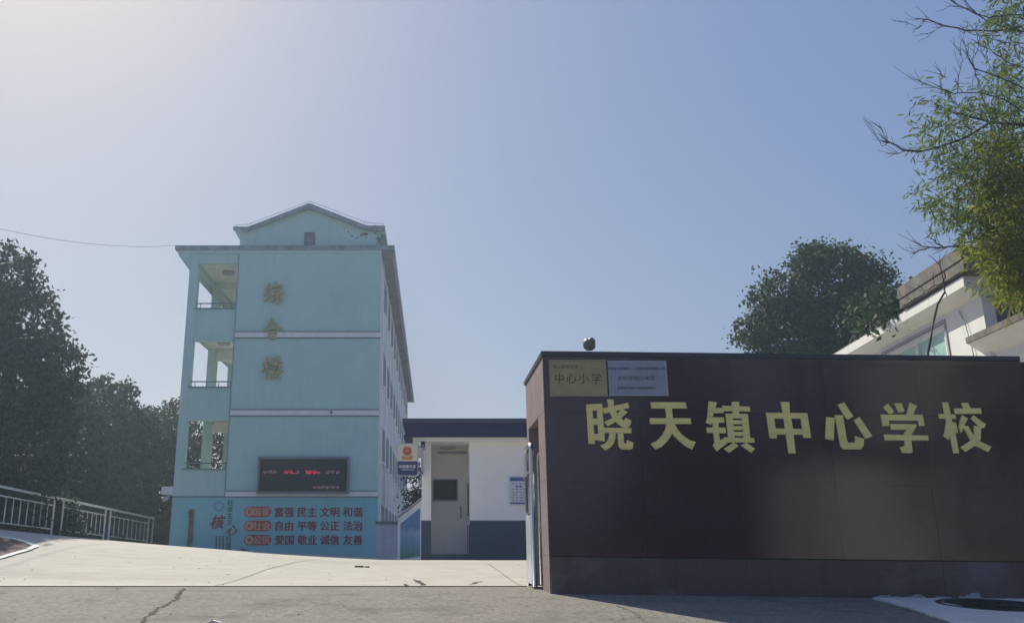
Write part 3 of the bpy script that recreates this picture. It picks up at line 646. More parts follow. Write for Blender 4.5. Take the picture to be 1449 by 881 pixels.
# notice board on the guard house
a0 = at(721, 714, G-.02); a1 = at(770, 673, G-.02)
no = thing('notice_board', 'white notice with blue header fixed on the guard house wall', 'notice board', ((a0.x+a1.x)/2, G-.03, a0.z))
MB().cbox(a0.x, a1.x, G-.035, G-.001, a0.z, a1.z, .012).build('board', mat('notice_paper', (.62,.67,.74), .5, var=.03), no)
MB().box(a0.x+.03, a1.x-.03, G-.040, G-.036, a1.z-.14, a1.z-.035).build('header', mat('notice_blue', (.05,.10,.30), .5), no)
MB().box(a0.x+.03, a1.x-.03, G-.040, G-.036, a0.z+.03, a0.z+.07).build('footer', bpy.data.materials['notice_blue'], no)
b = MB()
for j in range(7):
    z = a1.z - .21 - j*.075
    for k in range(8):
        if j == 1 and k not in (1, 2, 4, 5): continue
        x = a0.x + .07 + k*.105 + random.uniform(-.01, .01); h = .022 if j == 1 else .010; b.box(x, x+random.uniform(.05, .09), G-.039, G-.036, z-h, z+h)
stuff(b.build('fine_print', M['inkblue'], no))
for x in (735.5,): text('公 示', x+9, 675.8, G-.041, 4.5, M['white'], no)
# police sign light box
YS = G - .45; a0 = at(561.5, 673, YS); a1 = at(592, 626.5, YS); zm = at(570, 652, YS).z
ps = thing('police_sign', 'rounded sign box with red badge above navy panel beside the guard house', 'sign', ((a0.x+a1.x)/2, YS, a0.z))
def rrect(x0, x1, z0, z1, r, top=True, bot=True, n=5):
    P = []
    for cx, cz, a0_, on in ((x1-r, z0+r, -90, bot), (x1-r, z1-r, 0, top), (x0+r, z1-r, 90, top), (x0+r, z0+r, 180, bot)):
        if on: P += [(cx + r*math.cos(math.radians(a0_+90*k/n)), cz + r*math.sin(math.radians(a0_+90*k/n))) for k in range(n+1)]
        else: P.append(((x1 if cx > (x0+x1)/2 else x0), (z0 if cz < (z0+z1)/2 else z1)))
    return P
MB().prism(rrect(a0.x, a1.x, a0.z, a1.z, .08), YS, YS+.14).build('casing', mat('casing_silver', (.5,.5,.48), .4, .3), ps)
MB().prism(rrect(a0.x+.02, a1.x-.02, zm, a1.z-.02, .07, True, False), YS-.012, YS-.001).build('upper_face', M['cream'], ps)
MB().prism(rrect(a0.x+.02, a1.x-.02, a0.z+.02, zm-.002, .07, False, True), YS-.012, YS-.001).build('lower_face', M['signnavy'], ps)
bc = at(576.3, 638, YS)
em = MB().disc_y(bc.x, bc.z, .13, YS-.022, YS-.013).build('badge', M['orange'], ps)
MB().disc_y(bc.x, bc.z, .10, YS-.030, YS-.0225).build('badge_field', M['red'], em)
MB().prism([(bc.x-.05, bc.z-.01), (bc.x+.05, bc.z-.01), (bc.x+.02, bc.z+.05), (bc.x-.02, bc.z+.05)], YS-.036, YS-.031).build('badge_gate', M['orange'], em)
MB().prism([(bc.x-.13, bc.z-.12), (bc.x-.16, bc.z-.19), (bc.x-.10, bc.z-.23), (bc.x+.10, bc.z-.23), (bc.x+.16, bc.z-.19), (bc.x+.13, bc.z-.12), (bc.x, bc.z-.16)], YS-.02, YS-.013).build('badge_scroll', M['orange'], em)
text('校园警务室', 576.5, 659.5, YS-.014, 4.9, M['white'], ps, off=.01); text('CAMPUS POLICE', 576.5, 664, YS-.014, 2.4, M['white'], ps)
MB().box(a1.x, gx0+.03, YS+.02, YS+.10, a1.z-.12, a1.z-.06).box(a1.x, gx0+.03, YS+.02, YS+.10, a0.z+.06, a0.z+.12).box(gx0-.02, gx0+.05, YS+.02, G, a0.z+.05, a1.z-.05).build('bracket', M['grey'], ps)

# ------------------------------------------------------------------ granite gate wall
W = 13.5; WX0, WX1 = 1.75, 9.27
gw = thing('gate_wall', 'dark maroon granite gate wall carrying seven large gold characters', 'wall', (5.5, W, 0))
xsn = [WX0, 3.21, 4.67, 6.13, 7.59, 9.27]; zsn = [.615, 1.70, 2.775, 3.66]
for i in range(5):
    for j in range(3):
        d = random.uniform(0, .0025); g_ = .0015
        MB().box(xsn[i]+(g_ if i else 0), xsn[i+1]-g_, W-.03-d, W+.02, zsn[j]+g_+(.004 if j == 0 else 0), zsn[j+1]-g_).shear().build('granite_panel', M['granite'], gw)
    d = random.uniform(0, .002); MB().box(xsn[i]+(g_ if i else .012), xsn[i+1]-g_, W-.018-d, W+.02, -.12, .605).shear().build('plinth_panel', M['granitep'], gw)
MB().box(WX0+.03, WX1-.005, W+.021, W+.35, -.2, 3.66).shear().build('wall_core', M['crack'], gw)
b = MB(); b.box(WX0-.03, WX1+.0, W-.055, W+2.66, 3.662, 3.735).shear(); b.build('cap', M['cap'], gw)
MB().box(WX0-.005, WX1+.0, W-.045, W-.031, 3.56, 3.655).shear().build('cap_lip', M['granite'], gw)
# left flank: front pier, lintel, rear pier
for z0, z1 in ((-.1, .62), (.625, 1.75), (1.755, 2.80)):
    MB().box(WX0-.004, WX0+.30, W+.021, W+.85, z0, z1).build('side_panel', M['granites'], gw)
for y0, y1 in ((W+.021, W+1.30), (W+1.31, W+2.60)):
    MB().box(WX0-.006, WX0+.30, y0, y1, 2.805, 3.655).build('side_panel', M['granites'], gw)
MB().box(WX0-.007, WX0+.01, W+1.300, W+1.310, 2.81, 3.655).build('panel_joint', M['line'], gw)
MB().box(WX0-.004, WX0+.30, W+2.30, W+2.60, -.1, 2.80).build('side_panel', M['granites'], gw)
MB().box(WX0+.31, WX1, W+2.3, W+2.6, -.1, 3.655).build('rear_wall', M['granites'], gw)
MB().box(WX0+.31, WX1, W+.36, W+2.29, 3.3, 3.655).build('housing_ceiling', M['granites'], gw)
MB().box(WX1-.3, WX1, W+.36, W+2.29, -.1, 3.29).build('end_wall', M['granites'], gw)
# return pier at the right
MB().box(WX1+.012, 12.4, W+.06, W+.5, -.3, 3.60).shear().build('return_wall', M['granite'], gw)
MB().box(WX1+.012, 12.4, W+.02, W+.54, 3.602, 3.66).shear().build('cap', M['cap'], gw)
# seven gold characters, stroke by stroke
GL = {
'晓': (820, [[(103,130),(195,128),(238,745),(140,742)],[(262,124),(352,120),(395,705),(300,700)],[(150,129),(300,123),(305,225),(155,225)],[(180,352),(330,350),(335,450),(190,448)],[(190,590),(340,588),(345,690),(200,688)],
  [(428,52),(528,55),(535,195),(585,270),(665,335),(510,342),(462,240)],[(362,190),(755,105),(772,185),(380,275)],[(655,200),(750,250),(640,350),(570,400),(440,470),(385,400),(540,330)],[(500,345),(640,345),(695,388),(715,340),(808,385),(790,455),(750,500),(680,495),(600,440)],
  [(380,495),(805,500),(805,580),(385,575)],[(465,575),(560,580),(555,660),(530,740),(480,800),(400,850),(320,768),(400,735),(450,670)],[(590,580),(680,580),(692,740),(725,740),(740,685),(838,725),(825,820),(780,838),(650,830),(605,780)]]),
'天': (910, [[(115,95),(660,98),(685,192),(130,192)],[(345,190),(450,190),(462,350),(365,350)],[(100,345),(738,345),(748,435),(110,435)],[(360,430),(490,430),(450,590),(380,700),(290,790),(195,830),(115,745),(210,700),(300,600),(345,520)],[(372,430),(490,430),(530,510),(600,600),(720,685),(820,715),(765,832),(660,780),(560,700),(480,620),(440,560)]]),
'镇': (990, [[(140,80),(270,100),(215,265),(180,450),(95,415),(120,330)],[(240,185),(380,180),(370,265),(215,265)],[(200,330),(375,330),(382,415),(190,415)],[(200,400),(292,410),(300,600),(320,700),(235,770),(215,600)],[(100,490),(400,492),(412,580),(115,572)],[(250,700),(320,690),(390,640),(445,645),(430,735),(265,860),(203,768)],
  [(500,90),(612,90),(612,290),(508,290)],[(350,150),(775,165),(785,240),(375,235)],[(400,275),(505,275),(540,660),(445,660)],[(650,280),(745,280),(785,660),(685,660)],[(490,275),(670,280),(665,350),(495,350)],[(500,378),(670,378),(675,440),(505,440)],[(510,468),(680,468),(685,530),(520,530)],[(520,558),(690,558),(690,620),(530,620)],[(380,643),(840,655),(848,725),(420,722)],[(520,725),(605,775),(455,885),(375,825)],[(635,770),(720,725),(855,820),(800,885)]]),
'中': (1080, [[(270,90),(405,95),(412,240),(450,430),(505,892),(395,892),(350,600),(300,230)],[(40,258),(685,265),(700,350),(55,352)],[(42,260),(155,258),(215,660),(100,658)],[(570,265),(685,268),(742,650),(625,650)],[(120,505),(640,512),(650,602),(120,600)]]),
'心': (1160, [[(100,325),(228,340),(215,690),(85,668)],[(275,135),(375,98),(520,315),(440,365),(410,350)],[(530,380),(615,325),(818,625),(710,668)],[(232,298),(358,298),(420,690),(440,725),(545,725),(550,622),(685,665),(680,770),(640,830),(370,830),(320,785)]]),
'学': (1240, [[(105,180),(180,118),(272,235),(260,262),(220,278),(190,270)],[(275,112),(392,110),(435,240),(345,258)],[(515,100),(628,150),(570,295),(465,295)],[(62,290),(715,290),(750,460),(665,470),(645,382),(190,382),(200,465),(95,468)],[(212,435),(630,442),(570,560),(530,615),(420,590),(470,525),(228,525)],[(112,598),(800,615),(812,690),(130,692)],[(430,600),(530,600),(560,870),(540,890),(400,885),(360,800),(440,775)]]),
'校': (1325, [[(85,100),(180,100),(245,400),(290,560),(355,890),(265,890),(205,600),(150,400)],[(35,278),(290,285),(300,355),(45,352)],[(145,410),(300,410),(335,570),(320,580),(280,545),(205,620),(190,685),(105,625),(130,540)],[(385,110),(488,105),(530,195),(420,205)],[(265,195),(685,190),(700,275),(290,280)],[(395,300),(490,350),(440,430),(395,560),(375,575),(345,470),(365,380)],[(530,350),(575,300),(720,410),(765,435),(740,500),(670,495),(620,440)],[(400,460),(490,470),(590,650),(680,710),(850,790),(800,875),(600,775),(520,680)],[(580,460),(690,490),(680,680),(600,770),(450,870),(370,800),(520,700),(580,610)]]),
}
for ch, (ox, strokes) in GL.items():
    b = MB()
    for k, s in enumerate(strokes):
        P = [at(ox + x/11.0125, 560 + y/11.0125, W-.045) for x, y in s]
        b.prism([(p.x, p.z) for p in P], W-.052 - k*.0012, W-.031)
    b.build('character', M['gold'], gw)['label'] = 'large gold character ' + ch
# plaques
def plaque(name, label, px, m, m2):
    a0 = at(px[0], px[3], W-.06); a1 = at(px[2], px[1], W-.06)
    o = thing(name, label, 'plaque', ((a0.x+a1.x)/2, W-.06, a0.z))
    MB().cbox(a0.x, a1.x, W-.075, W-.034, a0.z, a1.z, .006).build('plate', m, o)
    e = .022; b = MB(); b.box(a0.x, a1.x, W-.083, W-.0755, a1.z-e, a1.z).box(a0.x, a1.x, W-.083, W-.0755, a0.z, a0.z+e).box(a0.x, a0.x+e, W-.083, W-.0755, a0.z+e, a1.z-e).box(a1.x-e, a1.x, W-.083, W-.0755, a0.z+e, a1.z-e)
    b.build('rim', m2, o); return o
p1 = plaque('name_plaque', 'brass plaque reading 中心小学 at the upper left corner of the dark wall', (778, 509, 859, 561), M['brass'], mat('brass_rim', (.30,.29,.20), .35, .6))
p2 = plaque('name_plaque', 'silver plaque with small dark lettering to the right of the brass plaque', (860, 510.5, 942, 560), M['silver'], mat('silver_rim', (.42,.42,.48), .35, .6))
for ch, x in zip('中心小学', (791.5, 808.5, 826, 844)): text(ch, x, 535, W-.077, 16, M['ink'], p1, off=0, wscale=.95)
text('霍山县晓天镇', 800, 518.5, W-.077, 5.6, M['ink'], p1, off=.0, wscale=1.05)
text('安徽省义务教育——学校标准化建设工程', 900.5, 521, W-.077, 4.6, M['inkblue'], p2, off=.01, wscale=.98)
text('乡村学校少年宫', 900.5, 534.5, W-.077, 7.6, M['inkblue'], p2, off=.005)
text('安徽省文明办 安徽省教育厅', 901, 548.5, W-.077, 4.4, M['inkblue'], p2, off=.01)
# flood lamp on the wall top
q = at(833, 495, W+.4); fl = thing('flood_lamp', 'rounded grey floodlight standing on top of the dark gate wall', 'lamp', (q.x, W+.4, 3.72))
b = MB(); b.tube([(q.x-.02, W+.4, 3.72), (q.x-.02, W+.4, 3.80)], .05, 10, .06); b.build('mount', M['lamp'], fl)
qc = at(833.5, 486.5, W+.4)
b = MB(); pr = []
for k in range(10): pr.append(k/9)
for i, t_ in enumerate(lin(0, 1, 9)):
    rr = .085*math.sin(math.pi*(.12+.76*t_)) + .018; c = qc + Vector((-.045, .06, -.06)).lerp(Vector((.05, -.06, .05)), t_)
    d = (Vector((.095, -.12, .11))).normalized(); aa = d.cross(Vector((0, 0, 1))).normalized(); bb = d.cross(aa)
    for k in range(14): tt = 2*math.pi*k/14; b.v.append(tuple(c + aa*math.cos(tt)*rr + bb*math.sin(tt)*rr*1.15))
for i in range(8):
    for k in range(14): b.f.append((i*14+k, i*14+(k+1) % 14, (i+1)*14+(k+1) % 14, (i+1)*14+k))
b.f.append(tuple(range(14))); b.f.append(tuple(8*14+k for k in reversed(range(14))))
b.build('housing', M['lamp'], fl, smooth=True)
c = qc + Vector((.056, -.068, .058)); d = Vector((.095, -.12, .11)).normalized()
MB().tube([c - d*.004, c + d*.006], .046, 16).build('lens', M['lens'], fl)
# retractable gate folded into the housing
rg = thing('retractable_gate', 'folded stainless steel retractable gate parked in the wall housing', 'gate', (1.9, 15.1, .1))
def arch(x, y0, y1, z1, r, nm='arch_frame'):
    b = MB(); R = .16; pts = [(x, y0, .12), (x, y0, z1-R)]
    for k in range(1, 6): t_ = math.pi/2*k/6; pts.append((x, y0+R-R*math.cos(t_), z1-R+R*math.sin(t_)))
    pts += [(x, y0+R, z1), (x, y1-R, z1)]
    for k in range(1, 6): t_ = math.pi/2*k/6; pts.append((x, y1-R+R*math.sin(t_), z1-R+R*math.cos(t_)))
    pts += [(x, y1, z1-R), (x, y1, .12)]
    b.tube(pts, r, 8); return b.build(nm, M['steel'], rg, smooth=True)
arch(1.66, 14.72, 15.55, 2.42, .04)
for k in range(9): arch(1.86+k*.16, 14.80, 15.5, 2.30, .026)
MB().cbox(1.62, 1.70, 14.78, 15.48, .15, 1.25, .01).build('head_panel', mat('gate_white_panel', (.66,.70,.72), .3, .3, var=.08), rg)
MB().box(1.60, 1.615, 15.05, 15.3, 1.3, 1.9).build('head_screen', M['black'], rg)
MB().box(1.64, 1.70, 14.76, 15.50, 1.27, 1.31).box(1.64, 1.70, 14.76, 15.5, 1.95, 1.99).build('cross_bar', M['steel'], rg)
cb = MB().box(1.80, 2.1, 14.45, 14.72, 1.55, 2.0).build('control_box', M['white'], rg); MB().box(1.795, 1.80, 14.45, 14.72, 1.55, 1.58).box(1.795, 1.80, 14.45, 14.72, 1.97, 2.0).build('control_box_trim', M['black'], cb)
for yy in (14.78, 15.48):
    b = MB(); n = 14; r = .075; vs = [(x, yy + r*math.cos(2*math.pi*k/n), .175 + r*math.sin(2*math.pi*k/n)) for x in (1.63, 1.69) for k in range(n)]
    b.add(vs, [tuple(range(n)), tuple(range(2*n-1, n-1, -1))] + [(k, k+n, (k+1) % n+n, (k+1) % n) for k in range(n)]); b.build('wheel', M['black'], rg)
b = MB()
for k in range(8):
    x = 1.86+k*.16
    for z0 in (.3, .8, 1.3, 1.8): b.tube([(x, 14.8, z0), (x+.16, 14.8, z0+.4)], .012, 5); b.tube([(x, 14.8, z0+.4), (x+.16, 14.8, z0)], .012, 5)
stuff(b.build('scissor_links', M['steel'], rg))

# ------------------------------------------------------------------ steel railing at the left
RX = -11.95
rl = thing('steel_railing', 'stainless steel railing with upright bars along the left edge of the driveway', 'railing', (RX, 27, ground(RX, 27)))
ysr = [17.0, 20.35, 23.7, 27.05, 30.4, 33.7, 36.6]
def rz(y): return ground(RX, y) + .02
ysr = [18.2, 21.6, 25.6, 28.9, 29.6, 0]
ROD = MB().tube([(0, 0, 0), (0, 0, 1)], .016, 6).mesh('baluster', M['railst'], True)
POST = MB().tube([(0, 0, 0), (0, 0, 1)], .034, 8).mesh('post', M['railst'], True)
def seg_panels():
    # panels between post pairs at (photo) x = 75, 148 and the end at 212
    def yx(px): return RX / ((px - 612) / FPX) * 1.0 * (math.cos(PITCH) + .2667*math.sin(PITCH)) if False else None
    return [(13.5, 20.2), (20.8, 28.1), (28.8, 32.6), (33.1, 37.65)]
pan = seg_panels()
top = []
for y in lin(12.6, 38.3, 32): top.append((RX, y, rz(y) + 1.12))
MB().tube(top, .04, 8).build('handrail', M['railst'], rl, smooth=True)
for y0, y1 in pan:
    for yy in (y0, y1):
        o = link_mesh('post', POST, rl, (RX, yy, rz(yy) - .05)); o.scale = (1, 1, 1.17)
    for zz, r in ((.88, .022), (.16, .022)):
        MB().tube([(RX, y, rz(y) + zz) for y in lin(y0, y1, 6)], r, 6).build('rail', M['railst'], rl, smooth=True)
    n = 16 if y1 < 28.5 else 9
    for k in range(1, n):
        yy = y0 + (y1-y0)*k/n; o = link_mesh('baluster', ROD, rl, (RX, yy, rz(yy) + .16)); o.scale = (1, 1, .72)
o = link_mesh('post', POST, rl, (RX, 38.25, rz(38.25) - .05)); o.scale = (1, 1, 1.17)
struct(MB().add([(RX-.3, 12, ground(-12, 15.5)-.1), (RX+.02, 12, ground(-12, 15.5)-.1), (RX+.02, 80, -.4), (RX-.3, 80, -.4), (RX-.3, 12, -2), (RX+.02, 12, -2), (RX+.02, 80, -2), (RX-.3, 80, -2)], [(0,1,2,3),(0,4,5,1),(1,5,6,2),(2,6,7,3),(3,7,4,0)]).build('retaining_edge', M['rconc']))

# ------------------------------------------------------------------ foliage
def leaves(centers, size, asp=.5, droop=0.0, seed=0, jit=.35):
    """one quad-shaped leaf per centre, randomly turned"""
    r = np.random.default_rng(seed); n = len(centers)
    d = r.normal(size=(n, 3)); d[:, 2] -= droop; d /= np.linalg.norm(d, axis=1)[:, None]
    u = r.normal(size=(n, 3)); s = np.cross(d, u); s /= np.linalg.norm(s, axis=1)[:, None]
    L = size * (1 + r.uniform(-jit, jit, n))[:, None]
    nrm = np.cross(d, s)
    v = np.stack([centers - d*L*.5, centers + s*L*asp*.5 + nrm*L*.06, centers + d*L*.5, centers - s*L*asp*.5 + nrm*L*.06], 1).reshape(-1, 3)
    return v
def quads_obj(name, v, m, parent, label=None, kind='stuff'):
    n = len(v) // 4; me = bpy.data.meshes.new(name); o_ = np.array(org(parent)); v = v - o_
    me.vertices.add(4*n); me.vertices.foreach_set('co', v.ravel().astype(np.float32)); me.loops.add(4*n); me.loops.foreach_set('vertex_index', np.arange(4*n, dtype=np.int32))
    me.polygons.add(n); me.polygons.foreach_set('loop_start', np.arange(0, 4*n, 4, dtype=np.int32)); me.update(calc_edges=True)
    me.materials.append(m); o = link_mesh(name, me, parent)
    if kind: o['kind'] = kind
    return o
def clumps(lobes, n_clump, per, spread, seed, shell=.55):
    """leaf centres in clumps spread through ellipsoid lobes (cx,cy,cz,rx,ry,rz), denser to the outside"""
    r = np.random.default_rng(seed); vol = np.array([l[3]*l[4]*l[5] for l in lobes])**.75; pick = r.choice(len(lobes), n_clump, p=vol/vol.sum())
    lb = np.array(lobes)[pick]; d = r.normal(size=(n_clump, 3)); d /= np.linalg.norm(d, axis=1)[:, None]
    rad = (shell + (1.06-shell) * r.random(n_clump)**.7)[:, None]
    c = lb[:, :3] + d * rad * lb[:, 3:]
    sp = spread * r.uniform(.5, 1.3, n_clump)
    return (c[:, None, :] + r.normal(size=(n_clump, per, 3)) * sp[:, None, None] * np.array([1, 1, .7])).reshape(-1, 3)
def limb_path(a, b_, bend=.1, n=6):
    a, b_ = Vector(a), Vector(b_); L = (b_-a).length; out = []
    for k in range(n+1):
        t_ = k/n; out.append(a.lerp(b_, t_) + Vector((random.uniform(-1, 1), random.uniform(-1, 1), 0))*bend*L*.3*math.sin(math.pi*t_))
    return out
def tree(name, label, cat, base, lobes, n_clump, per, spread, size, leaf, bark, seed, r0=.22, group=None, asp=.55, trunks=1):
    t = thing(name, label, cat, base, group); random.seed(seed); b = MB()
    top = max(l[2] for l in lobes); core = lobes[:8]; top = max(l[2] for l in core); cx = sum(l[0] for l in core)/len(core); cy = sum(l[1] for l in core)/len(core)
    for k in range(trunks):
        bx = base[0] + (random.uniform(-.8, .8) if trunks > 1 else 0); b.tube(limb_path((bx, base[1], base[2]-.2), (cx + random.uniform(-1, 1)*(trunks > 1), cy, base[2] + (top-base[2])*.72), .12), r0/(1 if trunks == 1 else 1.6), 8, r0*.25)
    mid = Vector(base).lerp(Vector((cx, cy, top)), .3); tr = b.build('trunk', bark, t, smooth=True)
    b = MB()
    for l in lobes:
        for k in range(3):
            e = Vector(l[:3]) + Vector((random.uniform(-.6, .6)*l[3], random.uniform(-.6, .6)*l[4], random.uniform(-.2, .6)*l[5]))
            b.tube(limb_path(mid.lerp(Vector((cx, cy, top)), random.uniform(0, .5)), e, .2), r0*.35, 6, r0*.06)
    b.build('limbs', bark, t, smooth=True)
    c = clumps(lobes, n_clump, per, spread, seed)
    quads_obj('crown', leaves(c, size, asp, .2, seed), leaf, t)
    return t
def lobe(px, py, Y, rpx, rz_=None, ry=None):
    p = at(px, py, Y); s = (at(px+rpx, py, Y).x - p.x); return (p.x, p.y, p.z, s, ry or s, (at(px, py-(rz_ or rpx), Y).z - p.z))
def bz(px, Y): return (at(px, 768, Y).x, Y, -1.7)
TG = 'evergreen trees on the slope at the left'
tree('evergreen_tree', 'tallest dark tree at the left edge of the photo', 'tree', bz(0, 27.5), [lobe(5, 400, 27.5, 45, 52), lobe(-40, 450, 27.5, 60, 90), lobe(45, 455, 27.5, 42, 50), lobe(70, 520, 27.5, 45, 45), lobe(10, 540, 27.5, 70, 70), lobe(30, 630, 27.5, 80, 80), lobe(-60, 620, 27.5, 70, 90), lobe(95, 560, 28, 26, 30)], 2300, 13, .18, .18, M['leafdark'], M['bark'], 11, .3, TG)
tree('evergreen_tree', 'rounded dark tree on the lower right shoulder of the tallest left tree', 'tree', bz(110, 37), [lobe(100, 590, 37, 38, 45), lobe(80, 660, 37, 50, 55), lobe(120, 640, 37, 42, 55), lobe(110, 710, 36, 60, 60)], 1150, 12, .20, .22, M['leafdark'], M['bark'], 12, .22, TG)
tree('broadleaf_tree', 'olive green bushy tree left of the twin tops behind the railing', 'tree', bz(140, 40), [lobe(143, 565, 40, 22, 32), lobe(150, 620, 40, 40, 45), lobe(140, 690, 39, 50, 55), lobe(128, 575, 40, 16, 22)], 820, 12, .18, .22, M['leafmid'], M['bark'], 13, .2, TG)
tree('broadleaf_tree', 'olive green tree in the middle of the gap between left tree and building', 'tree', bz(185, 42), [lobe(178, 570, 42, 18, 30), lobe(190, 625, 42, 34, 45), lobe(180, 700, 41, 46, 55), lobe(205, 600, 42, 14, 25)], 820, 12, .18, .22, M['leafmid'], M['bark'], 14, .2, TG)
tree('evergreen_tree', 'dark tree close to the left corner of the blue building', 'tree', bz(225, 44), [lobe(215, 620, 44, 28, 45), lobe(235, 650, 44, 28, 50), lobe(222, 715, 42, 36, 55), lobe(260, 640, 46, 30, 45), lobe(300, 680, 48, 50, 70)], 1000, 12, .20, .22, M['leafdark'], M['bark'], 15, .2, TG)
tree('brownish_tree', 'brownish thin topped tree just left of the blue building corner', 'tree', bz(243, 47), [lobe(243, 590, 47, 15, 24), lobe(238, 620, 47, 18, 30), lobe(262, 610, 47, 16, 24)], 260, 11, .22, .2, M['leafred'], M['bark'], 16, .14, TG)
# undergrowth behind the railing
UG = 'shrubs on the slope behind the railing'
for i, (px, py, Y, r, lf, lab) in enumerate(((10, 715, 27, 30, 'leafmid', 'shrub behind the railing at the left edge'), (75, 725, 29.5, 30, 'leafdark', 'dark shrub behind the first pair of railing posts'), (125, 742, 34, 26, 'leafmid', 'shrub behind the middle railing panel'), (172, 750, 39, 24, 'leafdark', 'dark shrub behind the last railing panel'), (200, 752, 41, 22, 'leafmid', 'shrub at the far end of the railing'), (232, 758, 39.5, 13, 'leafmid', 'low green shrub between the railing end and the blue wall'))):
    p = at(px, py, Y); s = r/FPX*Y
    sh = thing('shrub', lab, 'shrub', (p.x, Y, -1.7), UG); b = MB(); random.seed(i)
    for k in range(6): b.tube(limb_path((p.x, Y, -1.7), (p.x+random.uniform(-.7, .7)*s, Y+random.uniform(-.5, .5)*s, p.z+random.uniform(-.3, .5)*s), .2), .035, 5, .01)
    b.build('stems', M['bark'], sh)
    c = clumps([(p.x, Y, p.z, s, s, s), (p.x+s*.4, Y, p.z-s*.8, s, s, s), (p.x-s*.4, Y, p.z-s*.9, s, s, s)], 420, 10, .2, 50+i); quads_obj('leaves', leaves(c, .16, .5, .2, 50+i), M[lf], sh)
# distant wooded slope closing the view behind the left trees
r_ = np.random.default_rng(5); N = 30000
xx = r_.uniform(-75, -11.5, N); yy = r_.uniform(50, 64, N); hh = np.clip(5.6 + .8*np.sin(xx*.5) + .5*np.sin(xx*1.3), 0, 20) * (1 - .25*np.clip((xx+24)/12, 0, 1))
cc = np.stack([xx, yy, -1.6 + hh * r_.random(N)**.6], 1); q = quads_obj('woodland', leaves(cc, .5, .6, .1, 5), M['leafdark'], None); q['label'] = 'dark far woodland filling the view behind the left trees'; q['category'] = 'woodland'
# plants between the guard house and the building
p = at(588, 690, 40); sh = thing('shrub', 'green climbing shrub seen between the police sign and the mural wall', 'shrub', (p.x, 40, -.5)); MB().tube([(p.x, 40, -.6), (p.x, 40, p.z)], .06, 6).build('stems', M['bark'], sh)
quads_obj('leaves', leaves(clumps([(p.x, 40, p.z, .5, .6, 1.2), (p.x+.1, 40, p.z-1.2, .7, .6, 1.2)], 260, 10, .16, 70), .14, .5, .2, 70), M['leafmid'], sh)
# laurel tree behind the gate wall
tree('laurel_tree', 'dense dark green tree rising above the middle of the gate wall', 'tree', (at(1165, 768, 36).x, 36, -.3),
     [lobe(1180, 395, 36, 52, 46), lobe(1235, 415, 36, 33, 50), lobe(1100, 425, 36, 34, 34), lobe(1150, 370, 36, 26, 24), lobe(1072, 470, 36, 28, 24), lobe(1120, 480, 36, 56, 56), lobe(1200, 470, 36, 62, 60), lobe(1250, 480, 36, 24, 50), lobe(1242, 438, 26, 36, 26), lobe(1258, 438, 22.2, 20, 20), lobe(1268, 446, 21.9, 12, 10), lobe(1240, 452, 23, 20, 12), lobe(1150, 540, 36, 90, 50)], 4000, 11, .26, .19, M['leaflaurel'], mat('pale_bark', (.20,.185,.16), .9, var=.2), 21, .18, None, .55, 4)

# ------------------------------------------------------------------ white building at the right
dirv = Vector((.1, 1, 0)).normalized(); PB = Vector((12.0, 18.3, 0)); nout = Vector((-dirv.y, dirv.x, 0))
def lb(u, v, z): q = PB + dirv*u - nout*v; return (q.x, q.y, z)     # u along the wall, v into the building
def lbox(b, u0, u1, v0, v1, z0, z1):
    return b.add([lb(u0,v0,z0),lb(u0,v1,z0),lb(u1,v1,z0),lb(u1,v0,z0),lb(u0,v0,z1),lb(u0,v1,z1),lb(u1,v1,z1),lb(u1,v0,z1)], [(0,3,2,1),(4,5,6,7),(0,1,5,4),(1,2,6,5),(2,3,7,6),(3,0,4,7)])
def lprism(b, poly, u0, u1):
    n = len(poly); return b.add([lb(u0, v, z) for v, z in poly] + [lb(u1, v, z) for v, z in poly], [tuple(range(n)), tuple(range(2*n-1, n-1, -1))] + [(i, i+n, (i+1) % n+n, (i+1) % n) for i in range(n)])
wb = thing('white_building', 'sunlit white building with weathered eaves behind the right end of the gate wall', 'building', lb(0, 0, -.5))
w0, w1 = 1.75, 5.4; wzt = 5.86; wzb = 4.3
b = MB(); lbox(b, 0, w0, 0, .25, -1, 6.02); lbox(b, w1, 11.5, 0, .25, -1, 6.02); lbox(b, w0, w1, 0, .25, -1, wzb); lbox(b, w0, w1, 0, .25, wzt, 6.02); b.build('wall', M['rwhite'], wb)
b = MB(); lbox(b, 0, .25, .251, 7, -1, 6.02); lbox(b, 11.25, 11.5, .251, 7, -1, 6.02); lbox(b, .251, 11.24, 6.7, 7, -1, 6.02); b.build('wall', M['rconc'], wb)['label'] = 'end wall with its shade painted in as dark grey'  # shade put into the colour: dark grey here, white on the lit side
b = MB(); lprism(b, [(.0, 6.02), (-.38, 6.22), (-.38, 6.44), (.3, 6.44), (.3, 6.02)], -.15, 11.7); b.build('cornice', M['rwhite'], wb)
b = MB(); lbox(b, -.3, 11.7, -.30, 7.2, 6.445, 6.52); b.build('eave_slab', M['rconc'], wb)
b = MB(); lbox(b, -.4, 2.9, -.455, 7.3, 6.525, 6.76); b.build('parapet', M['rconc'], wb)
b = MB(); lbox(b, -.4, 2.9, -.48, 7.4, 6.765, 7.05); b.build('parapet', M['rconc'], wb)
b = MB(); lbox(b, w0-.07, w0, -.03, .05, wzb, wzt+.07); lbox(b, w0, w1, -.03, .05, wzt, wzt+.07); lbox(b, w1, w1+.07, -.03, .05, wzb, wzt+.07); b.build('window_trim', M['mauve'], wb)
